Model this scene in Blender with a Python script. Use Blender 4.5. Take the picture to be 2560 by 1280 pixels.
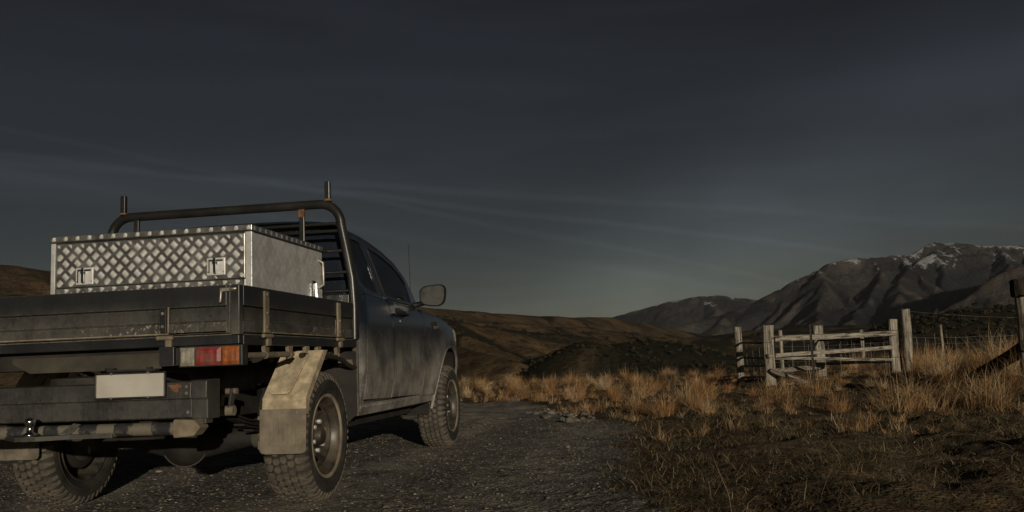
import bpy, bmesh, math, random
import numpy as np
from mathutils import Vector, Matrix

for o in list(bpy.data.objects):
    bpy.data.objects.remove(o)
random.seed(7)
RNG = np.random.default_rng(11)
scene = bpy.context.scene
COL = scene.collection
R = math.radians

# ------------------------------------------------------------------ camera
CAM = np.array([2.9004, -5.1446, 0.7573])
YAW, PITCH, ROLL = -0.1586, 0.1147, -0.0387
fwd = Vector((math.sin(YAW)*math.cos(PITCH), math.cos(YAW)*math.cos(PITCH), math.sin(PITCH)))
rgt = Vector((math.cos(YAW), -math.sin(YAW), 0))
upv = rgt.cross(fwd)
r2 = rgt*math.cos(ROLL) + upv*math.sin(ROLL)
u2 = -rgt*math.sin(ROLL) + upv*math.cos(ROLL)
cam = bpy.data.cameras.new('camera')
cam.sensor_width = 36.0
cam.lens = 2272.3/2560*36.0
cam.clip_start = 0.05
cam.clip_end = 40000
camo = bpy.data.objects.new('camera', cam)
COL.objects.link(camo)
M = Matrix((( r2.x, u2.x, -fwd.x, CAM[0]), (r2.y, u2.y, -fwd.y, CAM[1]), (r2.z, u2.z, -fwd.z, CAM[2]), (0,0,0,1)))
camo.matrix_world = M
scene.camera = camo

# ------------------------------------------------------------------ light
SUN_AZ, SUN_EL = R(157.0), R(8.0)          # clockwise from +Y, low sun behind the camera
world = bpy.data.worlds.new('World')
scene.world = world
world.use_nodes = True
wn, wl = world.node_tree.nodes, world.node_tree.links
wn.clear()
wout = wn.new('ShaderNodeOutputWorld')
wbg = wn.new('ShaderNodeBackground')
wbg.inputs['Strength'].default_value = 0.0066
sky = wn.new('ShaderNodeTexSky')
sky.sky_type = 'NISHITA'
sky.sun_disc = False
sky.sun_elevation = SUN_EL
sky.sun_rotation = SUN_AZ
sky.altitude = 600
sky.air_density = 1.0
sky.dust_density = 0.6
sky.ozone_density = 1.0
hs = wn.new('ShaderNodeHueSaturation')
hs.inputs['Saturation'].default_value = 0.46
hs.inputs['Hue'].default_value = 0.512
gm_ = wn.new('ShaderNodeGamma'); gm_.inputs['Gamma'].default_value = 1.6
wl.new(sky.outputs[0], gm_.inputs['Color'])
wl.new(gm_.outputs[0], hs.inputs['Color'])

def dirv(az, el):
    az, el = R(az), R(el)
    return Vector((math.sin(az)*math.cos(el), math.cos(az)*math.cos(el), math.sin(el)))

def wmath(op, a, b=None, clamp=False):
    n = wn.new('ShaderNodeMath'); n.operation = op; n.use_clamp = clamp
    for i, v in enumerate((a, b)):
        if v is None: continue
        if isinstance(v, (int, float)): n.inputs[i].default_value = v
        else: wl.new(v, n.inputs[i])
    return n.outputs[0]

tc = wn.new('ShaderNodeTexCoord')
# thin high cloud: stretched noise + a few old contrails (great circles over the whole sky)
mp = wn.new('ShaderNodeMapping')
mp.inputs['Scale'].default_value = (1.6, 1.6, 14.0)
mp.inputs['Rotation'].default_value = (R(4), R(6), 0)
wl.new(tc.outputs['Generated'], mp.inputs['Vector'])
cn = wn.new('ShaderNodeTexNoise'); cn.inputs['Scale'].default_value = 1.7
cn.inputs['Detail'].default_value = 7; cn.inputs['Roughness'].default_value = 0.55
cn.inputs['Distortion'].default_value = 0.6
wl.new(mp.outputs[0], cn.inputs['Vector'])
cr = wn.new('ShaderNodeMapRange'); cr.inputs['From Min'].default_value = 0.42; cr.inputs['From Max'].default_value = 0.78
wl.new(cn.outputs['Fac'], cr.inputs['Value'])
cirrus = wmath('MULTIPLY', cr.outputs[0], 0.30)
cn2 = wn.new('ShaderNodeTexNoise'); cn2.inputs['Scale'].default_value = 5.0; cn2.inputs['Detail'].default_value = 6
wl.new(tc.outputs['Generated'], cn2.inputs['Vector'])
total = cirrus
for (a, b, w, s) in (((-37.5, 12.4), (1.0, 7.6), 0.0034, 0.22), ((-37.5, 11.3), (-4.0, 5.6), 0.0055, 0.13),
                     ((-30.0, 11.4), (14.0, 8.0), 0.012, 0.10), ((-2.0, 9.6), (19.0, 6.4), 0.004, 0.18), ((-37.0, 13.6), (-12.0, 9.0), 0.003, 0.16),
                     ((-36.0, 17.0), (18.0, 15.0), 0.03, 0.08), ((6.0, 5.5), (21.0, 13.5), 0.12, 0.85)):
    n = dirv(*a).cross(dirv(*b)).normalized()
    dp = wn.new('ShaderNodeVectorMath'); dp.operation = 'DOT_PRODUCT'
    dp.inputs[1].default_value = n
    wl.new(tc.outputs['Generated'], dp.inputs[0])
    wob = wmath('MULTIPLY', wmath('SUBTRACT', cn2.outputs['Fac'], 0.5), 0.016)
    dist = wmath('ABSOLUTE', wmath('ADD', dp.outputs['Value'], wob))
    mr = wn.new('ShaderNodeMapRange'); mr.interpolation_type = 'SMOOTHSTEP'
    mr.inputs['From Min'].default_value = 0.0; mr.inputs['From Max'].default_value = w*1.6
    mr.inputs['To Min'].default_value = s; mr.inputs['To Max'].default_value = 0.0
    wl.new(dist, mr.inputs['Value'])
    band = wmath('MULTIPLY', mr.outputs[0], wmath('MULTIPLY', cn2.outputs['Fac'], 1.8))
    total = wmath('ADD', total, band)
gain = wmath('ADD', total, 0.86)
cm = wn.new('ShaderNodeVectorMath'); cm.operation = 'SCALE'
wl.new(hs.outputs[0], cm.inputs[0]); wl.new(gain, cm.inputs['Scale'])
ct = wn.new('ShaderNodeVectorMath'); ct.operation = 'MULTIPLY'; ct.inputs[1].default_value = (.96, .965, 1.02)
wl.new(cm.outputs[0], ct.inputs[0]); wl.new(ct.outputs[0], wbg.inputs['Color'])
wl.new(wbg.outputs[0], wout.inputs['Surface'])

sunl = bpy.data.lights.new('sun', 'SUN')
sunl.energy = 5.0
sunl.angle = R(0.5)
sunl.color = (1.0, 0.89, 0.71)
suno = bpy.data.objects.new('sun', sunl)
COL.objects.link(suno)
sdir = Vector((math.sin(SUN_AZ)*math.cos(SUN_EL), math.cos(SUN_AZ)*math.cos(SUN_EL), math.sin(SUN_EL)))
suno.rotation_euler = (-sdir).to_track_quat('-Z', 'Y').to_euler()
suno.location = sdir*50

vs = scene.view_settings
vs.view_transform = 'Standard'
vs.look = 'None'
vs.exposure = -1.15
vs.gamma = 1.0
vs.use_curve_mapping = False
scene.render.engine = 'CYCLES'
scene.render.resolution_x, scene.render.resolution_y = 1024, 512

# ------------------------------------------------------------------ materials
MATS = {}
def material(name):
    m = bpy.data.materials.new(name); m.use_nodes = True
    nt = m.node_tree
    b = nt.nodes.get('Principled BSDF')
    MATS[name] = m
    return m, nt, b

class NT:
    """small helper to write node graphs"""
    def __init__(s, nt): s.nt = nt
    def n(s, t, **kw):
        x = s.nt.nodes.new(t)
        for k, v in kw.items(): setattr(x, k, v)
        return x
    def put(s, sock, v):
        if isinstance(v, bpy.types.NodeSocket): s.nt.links.new(v, sock)
        elif isinstance(v, (tuple, list)) and sock.type == 'RGBA' and len(v) == 3: sock.default_value = (*v, 1)
        else: sock.default_value = v
    def coord(s, kind='Object', scale=(1,1,1), rot=(0,0,0)):
        t = s.n('ShaderNodeTexCoord'); m = s.n('ShaderNodeMapping')
        m.inputs['Scale'].default_value = scale; m.inputs['Rotation'].default_value = rot
        s.nt.links.new(t.outputs[kind], m.inputs['Vector']); return m.outputs[0]
    def world(s, scale=(1,1,1)):
        g = s.n('ShaderNodeNewGeometry'); m = s.n('ShaderNodeMapping')
        m.inputs['Scale'].default_value = scale
        s.nt.links.new(g.outputs['Position'], m.inputs['Vector']); return m.outputs[0]
    def noise(s, vec, scale, detail=5, rough=.55, dist=0.0):
        x = s.n('ShaderNodeTexNoise'); s.put(x.inputs['Vector'], vec)
        x.inputs['Scale'].default_value = scale; x.inputs['Detail'].default_value = detail
        x.inputs['Roughness'].default_value = rough; x.inputs['Distortion'].default_value = dist
        return x.outputs['Fac']
    def voro(s, vec, scale, feature='F1', out='Distance', rnd=1.0):
        x = s.n('ShaderNodeTexVoronoi', feature=feature); s.put(x.inputs['Vector'], vec)
        x.inputs['Scale'].default_value = scale; x.inputs['Randomness'].default_value = rnd
        return x.outputs[out]
    def rng(s, v, a, b, c=0.0, d=1.0, smooth=True):
        x = s.n('ShaderNodeMapRange'); x.interpolation_type = 'SMOOTHSTEP' if smooth else 'LINEAR'
        s.put(x.inputs['Value'], v)
        for k, q in zip(('From Min','From Max','To Min','To Max'), (a,b,c,d)): x.inputs[k].default_value = q
        return x.outputs[0]
    def math(s, op, a, b=0.0, clamp=False):
        x = s.n('ShaderNodeMath', operation=op); x.use_clamp = clamp
        s.put(x.inputs[0], a); s.put(x.inputs[1], b); return x.outputs[0]
    def mix(s, f, a, b, blend='MIX'):
        x = s.n('ShaderNodeMix', data_type='RGBA', blend_type=blend)
        s.put(x.inputs[0], f); s.put(x.inputs[6], a); s.put(x.inputs[7], b); return x.outputs[2]
    def bump(s, h, strength=.5, dist=.01, normal=None):
        x = s.n('ShaderNodeBump'); s.put(x.inputs['Height'], h)
        x.inputs['Strength'].default_value = strength; x.inputs['Distance'].default_value = dist
        if normal is not None: s.nt.links.new(normal, x.inputs['Normal'])
        return x.outputs[0]
    def attr(s, name, out='Fac'):
        x = s.n('ShaderNodeAttribute'); x.attribute_name = name; return x.outputs[out]
    def sep(s, vec):
        x = s.n('ShaderNodeSeparateXYZ'); s.put(x.inputs[0], vec); return x.outputs

def simple(name, col, rough=.6, metal=0.0, var=.25, scale=8, bumpd=0.002, dust=None, dustamt=0.0, spec=.5):
    m, nt, b = material(name); q = NT(nt)
    v = q.world()
    n1 = q.noise(v, scale, 6)
    c = q.mix(q.rng(n1, .3, .7), tuple(x*(1-var) for x in col), tuple(min(1, x*(1+var)) for x in col))
    if dust:
        n2 = q.noise(v, scale*.6, 7, .65)
        c = q.mix(q.math('MULTIPLY', q.rng(n2, .35, .7), dustamt), c, dust)
    q.put(b.inputs['Base Color'], c)
    b.inputs['Roughness'].default_value = rough
    b.inputs['Metallic'].default_value = metal
    b.inputs['Specular IOR Level'].default_value = spec
    if bumpd: q.put(b.inputs['Normal'], q.bump(q.noise(v, scale*6, 4), .5, bumpd))
    return m

DUST = (0.19, 0.170, 0.137)
def painted(name, base, lowz, highz, dmin, dmax, rough0=.3, coat=.0, streak=True, scuff=None, ns=5, dust=DUST, edge=0.0):
    """painted steel with road dust that lies thicker low down and in runs"""
    m, nt, b = material(name); q = NT(nt)
    v = q.world()
    z = q.sep(v)[2]
    lo = q.rng(z, lowz, highz, 1, 0, smooth=False)
    n1 = q.noise(v, ns, 8, .55 if ns < 3 else .65)
    n2 = q.noise(q.world((70, 70, 6)), 1.0, 5, .6)
    n3 = q.noise(v, 70, 4, .6)
    a = q.math('ADD', q.math('MULTIPLY', n1, .62), q.math('MULTIPLY', n2 if streak else n1, .18))
    a = q.math('ADD', a, q.math('MULTIPLY', n3, .20))
    a = q.rng(a, .36, .64)
    amt = q.math('ADD', q.math('MULTIPLY', lo, dmax-dmin), dmin)
    f = q.math('MULTIPLY', amt, q.math('ADD', q.math('MULTIPLY', a, 1.0), .25), clamp=True)
    sp = q.rng(q.voro(v, 55), .05, .16, 1, 0)
    sp = q.math('MULTIPLY', sp, q.rng(q.noise(v, 9, 3), .5, .7))
    f2 = q.math('MAXIMUM', f, q.math('MULTIPLY', sp, .55))
    c = q.mix(f2, base, dust)
    if scuff:
        zz = q.math('MULTIPLY', q.rng(z, scuff[0]-.012, scuff[0]), q.rng(z, scuff[1], scuff[1]+.012, 1, 0))
        sc_ = q.math('MULTIPLY', q.rng(q.noise(q.world((60, 60, 30)), 1.0, 6, .7), .56, .63), q.rng(q.noise(v, 2.2, 3), .42, .6))
        c = q.mix(q.math('MULTIPLY', q.math('MULTIPLY', zz, sc_), .85), c, (0.42, .37, .29))
    if edge:
        bv = q.n('ShaderNodeBevel'); bv.samples = 4; bv.inputs['Radius'].default_value = .007
        ge = q.n('ShaderNodeNewGeometry'); dt = q.n('ShaderNodeVectorMath', operation='DOT_PRODUCT')
        q.put(dt.inputs[0], bv.outputs[0]); q.put(dt.inputs[1], ge.outputs['Normal'])
        em = q.math('MULTIPLY', q.rng(dt.outputs['Value'], .80, .985, 1, 0), q.rng(n3, .35, .6, .25, 1))
        c = q.mix(q.math('MULTIPLY', em, edge), c, (0.34, .29, .22))
    q.put(b.inputs['Base Color'], c)
    q.put(b.inputs['Roughness'], q.rng(f, 0, .5, rough0, .85))
    b.inputs['Coat Weight'].default_value = coat
    b.inputs['Coat Roughness'].default_value = .12
    q.put(b.inputs['Normal'], q.bump(q.math('ADD', n1, q.math('MULTIPLY', n3, .4)), .25, .004))
    return m

painted('truck_paint', (0.009, 0.014, 0.025), .60, 1.06, .02, .92, .2, .5, streak=True, ns=3.2, dust=(.38, .35, .305))
painted('deck_paint', (0.013, 0.015, 0.018), .935, 1.12, .05, .52, .42, scuff=(.945,.995), edge=.75)
painted('bumper_paint', (0.014, 0.016, 0.019), .45, .80, .12, .36, .42, edge=.7)
painted('sill_paint', (0.011, 0.013, 0.016), .86, .96, .03, .14, .4)
painted('rack_paint', (0.012, 0.012, 0.012), .9, 2.2, .10, .06, .3)
simple('mud_steel', (0.58, 0.475, 0.32), .85, 0, .3, 18, .004, (0.25,.20,.13), .75)
simple('tan_steel', (0.27, 0.222, 0.15), .85, 0, .35, 9, .002, (0.11,.09,.063), .6)
simple('dusty_steel', (0.075, 0.064, 0.047), .85, 0, .35, 6, .002, (0.03,.028,.024), .6)
simple('flap_rubber', (0.21, 0.178, 0.130), .85, 0, .3, 9, .003, (0.06,.052,.042), .6)
simple('under_black', (0.012, 0.011, 0.010), .8, 0, .4, 7, .002, (0.07,.056,.04), .35)
simple('black_plastic', (0.015, 0.015, 0.016), .5, 0, .2, 9, .001, DUST, .18)
simple('chrome', (0.75, 0.75, 0.75), .16, 1.0, .05, 20, 0)
simple('zinc', (0.50, 0.47, 0.40), .45, .8, .25, 20, .001, (0.2,.16,.11), .4)
simple('rust', (0.17, 0.075, 0.035), .8, 0, .4, 20, .002)
simple('lens_white', (0.33, 0.31, 0.25), .5, 0, .25, 25, .001, DUST, .7)
simple('lens_red', (0.24, 0.026, 0.024), .45, 0, .35, 40, .001, (.20,.10,.075), .8)
simple('lens_amber', (0.34, 0.085, 0.014), .45, 0, .35, 40, .001, (.24,.12,.06), .8)
simple('plate_white', (0.55, 0.52, 0.46), .6, 0, .07, 7, 0, (0.40,.35,.28), .4)
simple('rubber_side', (0.020, 0.019, 0.018), .8, 0, .3, 12, .002, (0.085,.07,.05), .5)
simple('rubber_tread', (0.13, 0.11, 0.082), .9, 0, .35, 14, .002, (0.05,.043,.036), .6)
simple('rim_steel', (0.022, 0.021, 0.021), .4, 0, .3, 12, .001, (0.20,.16,.11), .5)
simple('interior', (0.02, 0.02, 0.021), .8, 0, .2, 8, 0)
simple('dry_rail_wood', (0.36, 0.33, 0.28), .9, 0, .3, 9, .003)

def stripe_mat():
    m, nt, b = material('hazard_bar'); q = NT(nt)
    v = q.world()
    x = q.sep(v)[0]
    w = q.math('FRACT', q.math('ADD', q.math('MULTIPLY', x, 5.3), q.math('MULTIPLY', q.noise(v, 11, 5), .75)))
    f = q.rng(w, .44, .52)
    n1 = q.noise(v, 22, 7, .7)
    c = q.mix(f, (0.022, 0.022, 0.026), (0.17, 0.152, 0.115))
    c = q.mix(q.rng(n1, .5, .72), c, (0.12, .1, .075))
    q.put(b.inputs['Base Color'], c); b.inputs['Roughness'].default_value = .75
    q.put(b.inputs['Normal'], q.bump(n1, .4, .002))
stripe_mat()

def alu_mat():
    m, nt, b = material('aluminium'); q = NT(nt)
    v = q.world()
    n1 = q.noise(v, 9, 7, .65); n2 = q.noise(v, 60, 5, .6)
    c = q.mix(q.rng(n1, .3, .72), (0.46, 0.455, 0.44), (0.70, 0.69, 0.67))
    c = q.mix(q.math('MULTIPLY', q.rng(n2, .5, .8), .5), c, (0.26, .225, .165))
    q.put(b.inputs['Base Color'], c)
    b.inputs['Metallic'].default_value = .2
    q.put(b.inputs['Roughness'], q.rng(n2, .2, .8, .34, .5))
    q.put(b.inputs['Normal'], q.bump(q.math('ADD', n1, q.math('MULTIPLY', n2, .5)), .35, .003))
alu_mat()
simple('tread_base', (0.44, 0.43, 0.40), .34, .8, .35, 14, .001, (0.10,.088,.066), .6)  # plate between bars: settled dirt, plus dark sky reflection put into the colour
simple('bright_aluminium', (0.93, 0.92, 0.90), .55, .55, .08, 30, 0, (0.4,.34,.25), .35)  # polished bar tops, with sun glints put into the bright base colour

def glass_mat(name, tint):
    m, nt, b = material(name); q = NT(nt)
    nt.nodes.remove(b)
    out = nt.nodes['Material Output']
    lw = q.n('ShaderNodeFresnel'); lw.inputs['IOR'].default_value = 1.5
    tr = q.n('ShaderNodeBsdfTransparent'); tr.inputs['Color'].default_value = (*tint, 1)
    gl = q.n('ShaderNodeBsdfGlossy'); gl.inputs['Roughness'].default_value = .03
    df = q.n('ShaderNodeBsdfDiffuse'); df.inputs['Color'].default_value = (.10, .09, .07, 1)
    mx = q.n('ShaderNodeMixShader'); mx2 = q.n('ShaderNodeMixShader')
    q.put(mx.inputs[0], lw.outputs[0]); q.put(mx.inputs[1], tr.outputs[0]); q.put(mx.inputs[2], gl.outputs[0])
    q.put(mx2.inputs[0], q.math('MULTIPLY', q.rng(q.noise(q.world(), 6, 6), .35, .75), .16))
    q.put(mx2.inputs[1], mx.outputs[0]); q.put(mx2.inputs[2], df.outputs[0])
    q.put(out.inputs['Surface'], mx2.outputs[0])
glass_mat('tinted_glass', (.62, .64, .66))

m, nt, b = material('mirror_glass')
b.inputs['Base Color'].default_value = (.10, .10, .095, 1); b.inputs['Metallic'].default_value = .8
q = NT(nt); q.put(b.inputs['Roughness'], q.rng(q.noise(q.world(), 25, 5), .3, .8, .35, .6))

def wood_mat(name, dark, light, lichen=None):
    m, nt, b = material(name); q = NT(nt)
    t = q.attr('grain', 'Vector')
    mp = q.n('ShaderNodeMapping'); mp.inputs['Scale'].default_value = (22, 22, 1.6)
    nt.links.new(t, mp.inputs['Vector'])
    n1 = q.noise(mp.outputs[0], 1.6, 7, .65, .6)
    n2 = q.noise(t, 3.0, 5)
    n3 = q.noise(t, 26, 4)
    crack = q.rng(n1, .40, .47, 1, 0)
    c = q.mix(q.rng(n1, .38, .66), dark, light)
    c = q.mix(q.math('MULTIPLY', q.rng(n2, .45, .7), .5), c, tuple(x*.55 for x in light))
    if lichen:
        c = q.mix(q.math('MULTIPLY', q.rng(n3, .56, .66), .6), c, lichen)
    c = q.mix(q.math('MULTIPLY', crack, .75), c, tuple(x*.35 for x in dark))
    q.put(b.inputs['Base Color'], c)
    b.inputs['Roughness'].default_value = .92; b.inputs['Specular IOR Level'].default_value = .2
    q.put(b.inputs['Normal'], q.bump(n1, .8, .012))
wood_mat('weathered_wood', (0.15, 0.125, 0.095), (0.46, 0.415, 0.34), (0.42, 0.41, 0.32))
wood_mat('dark_wood', (0.018, 0.014, 0.011), (0.055, 0.044, 0.033))
simple('fence_wire', (0.20, 0.19, 0.17), .6, .6, .3, 40, 0)
simple('steel_stake', (0.030, 0.022, 0.018), .7, 0, .4, 20, 0)

def attr_mat(name, rough=.85, translucent=0.0, spec=.25):
    m, nt, b = material(name); q = NT(nt)
    c = q.attr('Col', 'Color')
    q.put(b.inputs['Base Color'], c); b.inputs['Roughness'].default_value = rough
    b.inputs['Specular IOR Level'].default_value = spec
    if translucent:
        out = nt.nodes['Material Output']
        t = q.n('ShaderNodeBsdfTranslucent'); q.put(t.inputs['Color'], c)
        mx = q.n('ShaderNodeMixShader'); mx.inputs[0].default_value = translucent
        q.put(mx.inputs[1], b.outputs[0]); q.put(mx.inputs[2], t.outputs[0]); q.put(out.inputs['Surface'], mx.outputs[0])
attr_mat('grass', .8, .25)
attr_mat('stone', .9)
attr_mat('scrub_leaf', .9, .1)

def ground_mat():
    m, nt, b = material('near_ground'); q = NT(nt)
    v = q.world()
    road = q.attr('road')
    nb = q.noise(v, 1.1, 6, .6); nm = q.noise(v, 6, 7, .65); nf = q.noise(v, 45, 6, .7)
    vo = q.voro(v, 30); vo2 = q.voro(v, 62); vc = q.voro(v, 30, out='Color'); vc2 = q.voro(v, 62, out='Color')
    g = q.mix(q.rng(nb, .35, .66), (0.118, 0.117, 0.116), (0.235, 0.21, 0.175))     # dark gravel, pale dust
    s1 = q.n('ShaderNodeSeparateColor'); q.put(s1.inputs[0], vc)
    s2 = q.n('ShaderNodeSeparateColor'); q.put(s2.inputs[0], vc2)
    g = q.mix(q.math('MULTIPLY', q.rng(s1.outputs[0], .6, .9), .8), g, (0.34, 0.29, 0.21))
    g = q.mix(q.math('MULTIPLY', q.rng(s2.outputs[1], .5, .8), .8), g, (0.04, 0.04, 0.04))
    fi_ = q.math('MULTIPLY', q.attr('fines'), q.rng(q.noise(v, 3.0, 6, .65), .36, .6))
    g = q.mix(q.math('MULTIPLY', fi_, .85), g, (0.42, 0.38, 0.315))
    soil = q.mix(q.rng(nm, .35, .68), (0.075, 0.056, 0.035), (0.20, 0.138, 0.075))
    soil = q.mix(q.math('MULTIPLY', q.rng(q.noise(v, 2.3, 5), .5, .68), .7), soil, (0.036, 0.040, 0.020))
    rm = q.math('ADD', road, q.math('MULTIPLY', q.math('SUBTRACT', nm, .5), 1.2))
    rm = q.rng(rm, .35, .65)
    q.put(b.inputs['Base Color'], q.mix(rm, soil, g))
    b.inputs['Roughness'].default_value = .95; b.inputs['Specular IOR Level'].default_value = .2
    h = q.math('ADD', q.math('MULTIPLY', q.rng(vo, 0, .6, 1, 0), .5), q.math('MULTIPLY', q.rng(vo2, 0, .6, 1, 0), .25))
    h = q.math('ADD', h, q.math('MULTIPLY', nf, .35))
    q.put(b.inputs['Normal'], q.bump(h, 1.0, .022))
ground_mat()

def hill_mat():
    m, nt, b = material('hill_grass'); q = NT(nt)
    v = q.world()
    sc = q.attr('scrub')
    n1 = q.noise(v, .012, 8, .62); n2 = q.noise(q.world((1, 1, 3)), .06, 7, .65); n3 = q.noise(v, .4, 7, .7)
    c = q.mix(q.rng(n1, .36, .64), (0.075, 0.055, 0.036), (0.180, 0.120, 0.066))
    c = q.mix(q.math('MULTIPLY', q.rng(n2, .5, .66), .8), c, (0.036, 0.031, 0.023))
    c = q.mix(q.math('MULTIPLY', q.rng(n3, .46, .62), .7), c, (0.038, 0.032, 0.022))
    c = q.mix(q.math('MULTIPLY', q.rng(sc, .22, .5), .9), c, (0.024, 0.024, 0.017))
    q.put(b.inputs['Base Color'], c); b.inputs['Roughness'].default_value = 1.0; b.inputs['Specular IOR Level'].default_value = .05
    q.put(b.inputs['Normal'], q.bump(q.math('ADD', q.math('MULTIPLY', n2, 4.0), q.math('MULTIPLY', n3, 1.2)), .7, 1.0))
hill_mat()

def mountain_mat():
    m, nt, b = material('mountain_rock'); q = NT(nt)
    v = q.world()
    snow = q.attr('snow'); rib = q.attr('rib')
    n1 = q.noise(v, .0016, 9, .62); n2 = q.noise(q.world((1, 1, .35)), .020, 9, .70); n3 = q.noise(v, .07, 8, .7)
    c = q.mix(q.rng(n1, .36, .64), (0.028, 0.030, 0.035), (0.082, 0.076, 0.073))
    c = q.mix(q.math('MULTIPLY', q.rng(n2, .48, .66), .75), c, (0.030, 0.030, 0.032))
    c = q.mix(q.math('MULTIPLY', q.rng(rib, .55, .95), .55), c, (0.155, 0.128, 0.102))  # rib crests lightened, gullies left dark: relief shading put into the colour
    sm = q.math('ADD', snow, q.math('MULTIPLY', q.math('SUBTRACT', n2, .5), 2.2))
    sm = q.rng(sm, .58, .76)
    c = q.mix(sm, c, (0.42, 0.43, 0.45))
    q.put(b.inputs['Base Color'], c); b.inputs['Roughness'].default_value = 1.0; b.inputs['Specular IOR Level'].default_value = .05
    q.put(b.inputs['Normal'], q.bump(q.math('ADD', q.math('MULTIPLY', n2, 34.0), q.math('MULTIPLY', n3, 16.0)), 1.0, 1.0))
mountain_mat()

# ------------------------------------------------------------------ mesh helpers
class MB:
    def __init__(s): s.v = []; s.f = []
    def add(s, vs, fs):
        b = len(s.v); s.v += [tuple(p) for p in vs]; s.f += [tuple(i+b for i in f) for f in fs]; return s
    def box(s, x0, x1, y0, y1, z0, z1):
        s.add([(x0,y0,z0),(x1,y0,z0),(x1,y1,z0),(x0,y1,z0),(x0,y0,z1),(x1,y0,z1),(x1,y1,z1),(x0,y1,z1)],
              [(0,3,2,1),(4,5,6,7),(0,1,5,4),(1,2,6,5),(2,3,7,6),(3,0,4,7)]); return s
    def bar(s, a, b, w, t, up=(0,0,1)):
        """rectangular bar from a to b: w across, t along the 'up' side"""
        a, b = Vector(a), Vector(b); d = (b-a).normalized(); u = Vector(up)
        r = d.cross(u).normalized(); u = r.cross(d).normalized()
        c = []
        for p in (a, b):
            for sx, sy in ((-1,-1),(1,-1),(1,1),(-1,1)): c.append(p + r*(sx*w/2) + u*(sy*t/2))
        s.add(c, [(0,3,2,1),(4,5,6,7),(0,1,5,4),(1,2,6,5),(2,3,7,6),(3,0,4,7)]); return s
    def tube(s, pts, r, n=12, cap=True):
        pts = [Vector(p) for p in pts]; rs = r if isinstance(r, (list, tuple)) else [r]*len(pts)
        t0 = (pts[1]-pts[0]).normalized()
        u = t0.orthogonal().normalized(); vs = []
        for i, p in enumerate(pts):
            if i == 0: t = t0
            elif i == len(pts)-1: t = (pts[i]-pts[i-1]).normalized()
            else: t = ((pts[i]-pts[i-1]).normalized() + (pts[i+1]-pts[i]).normalized()).normalized()
            u = (u - t*u.dot(t)).normalized(); w = t.cross(u)
            for k in range(n):
                a = 2*math.pi*k/n; vs.append(p + (u*math.cos(a) + w*math.sin(a))*rs[i])
        fs = []
        for i in range(len(pts)-1):
            for k in range(n):
                fs.append((i*n+k, i*n+(k+1)%n, (i+1)*n+(k+1)%n, (i+1)*n+k))
        if cap:
            fs.append(tuple(range(n))[::-1]); fs.append(tuple((len(pts)-1)*n+k for k in range(n)))
        s.add(vs, fs); return s
    def lathe(s, prof, c, n=48, close=False, skip=None):
        """profile of (x, r) round the X axis through c; skip(i,k) leaves a face open"""
        vs = []
        for (x, r) in prof:
            for k in range(n):
                a = 2*math.pi*k/n; vs.append((c[0]+x, c[1]+r*math.cos(a), c[2]+r*math.sin(a)))
        fs = []; m = len(prof)
        for i in range(m if close else m-1):
            for k in range(n):
                if skip and skip(i, k): continue
                j = (i+1) % m
                fs.append((i*n+k, j*n+k, j*n+(k+1)%n, i*n+(k+1)%n))
        s.add(vs, fs); return s
    def prism(s, poly, axis, a, b):
        """polygon in the two other axes, swept along axis from a to b"""
        n = len(poly); vs = []
        for t in (a, b):
            for p in poly:
                q = [p[0], p[1]]; q.insert(axis, t); vs.append(q)
        fs = [tuple(range(n)), tuple(range(n, 2*n))[::-1]]
        for i in range(n): fs.append((i, i+n, (i+1)%n+n, (i+1)%n))
        s.add(vs, fs); return s
    def grid(s, P):
        """P: array [i][j] of points"""
        a, b = len(P), len(P[0]); vs = [p for row in P for p in row]
        s.add(vs, [(i*b+j, i*b+j+1, (i+1)*b+j+1, (i+1)*b+j) for i in range(a-1) for j in range(b-1)]); return s

def to_mesh(name, v, f):
    me = bpy.data.meshes.new(name); me.from_pydata(v, [], f); me.update()
    return me

def mk(name, mb, mat, parent=None, bevel=0.0, smooth=None, solid=0.0, kind=None, label=None, recalc=True, seg=2):
    me = to_mesh(name, mb.v, mb.f)
    if recalc:
        bm = bmesh.new(); bm.from_mesh(me); bmesh.ops.recalc_face_normals(bm, faces=bm.faces); bm.to_mesh(me); bm.free()
    me.materials.append(MATS[mat])
    if smooth is not None:
        me.shade_smooth(); me.set_sharp_from_angle(angle=R(smooth))
    o = bpy.data.objects.new(name, me); COL.objects.link(o)
    if solid:
        md = o.modifiers.new('solid', 'SOLIDIFY'); md.thickness = solid; md.offset = -1
    if bevel:
        md = o.modifiers.new('bevel', 'BEVEL'); md.width = bevel; md.segments = seg; md.limit_method = 'ANGLE'; md.angle_limit = R(40)
    if parent is not None: setp(o, parent)
    if kind: o['kind'] = kind
    if label: o['label'] = label
    return o

PLOC = {}
def setp(o, parent):
    o.parent = parent
    root = parent
    while root.parent is not None: root = root.parent
    if parent is root: o.matrix_parent_inverse = Matrix.Translation(PLOC.get(parent.name, Vector((0,0,0)))).inverted()

def thing(name, label, cat, loc=(0,0,0), group=None):
    o = bpy.data.objects.new(name, None); COL.objects.link(o)
    o.empty_display_size = .2; o.location = loc
    PLOC[o.name] = Vector(loc)
    return tag(o, label, cat, group)

def tag(o, label, cat, group=None):
    o['label'] = label; o['category'] = cat
    if group: o['group'] = group
    return o

def copy_part(o, dx, parent):
    c = o.copy(); COL.objects.link(c)
    c.parent = parent; c.matrix_parent_inverse = o.matrix_parent_inverse.copy()
    c.location = Vector(o.location) + Vector(dx)
    return c

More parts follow.
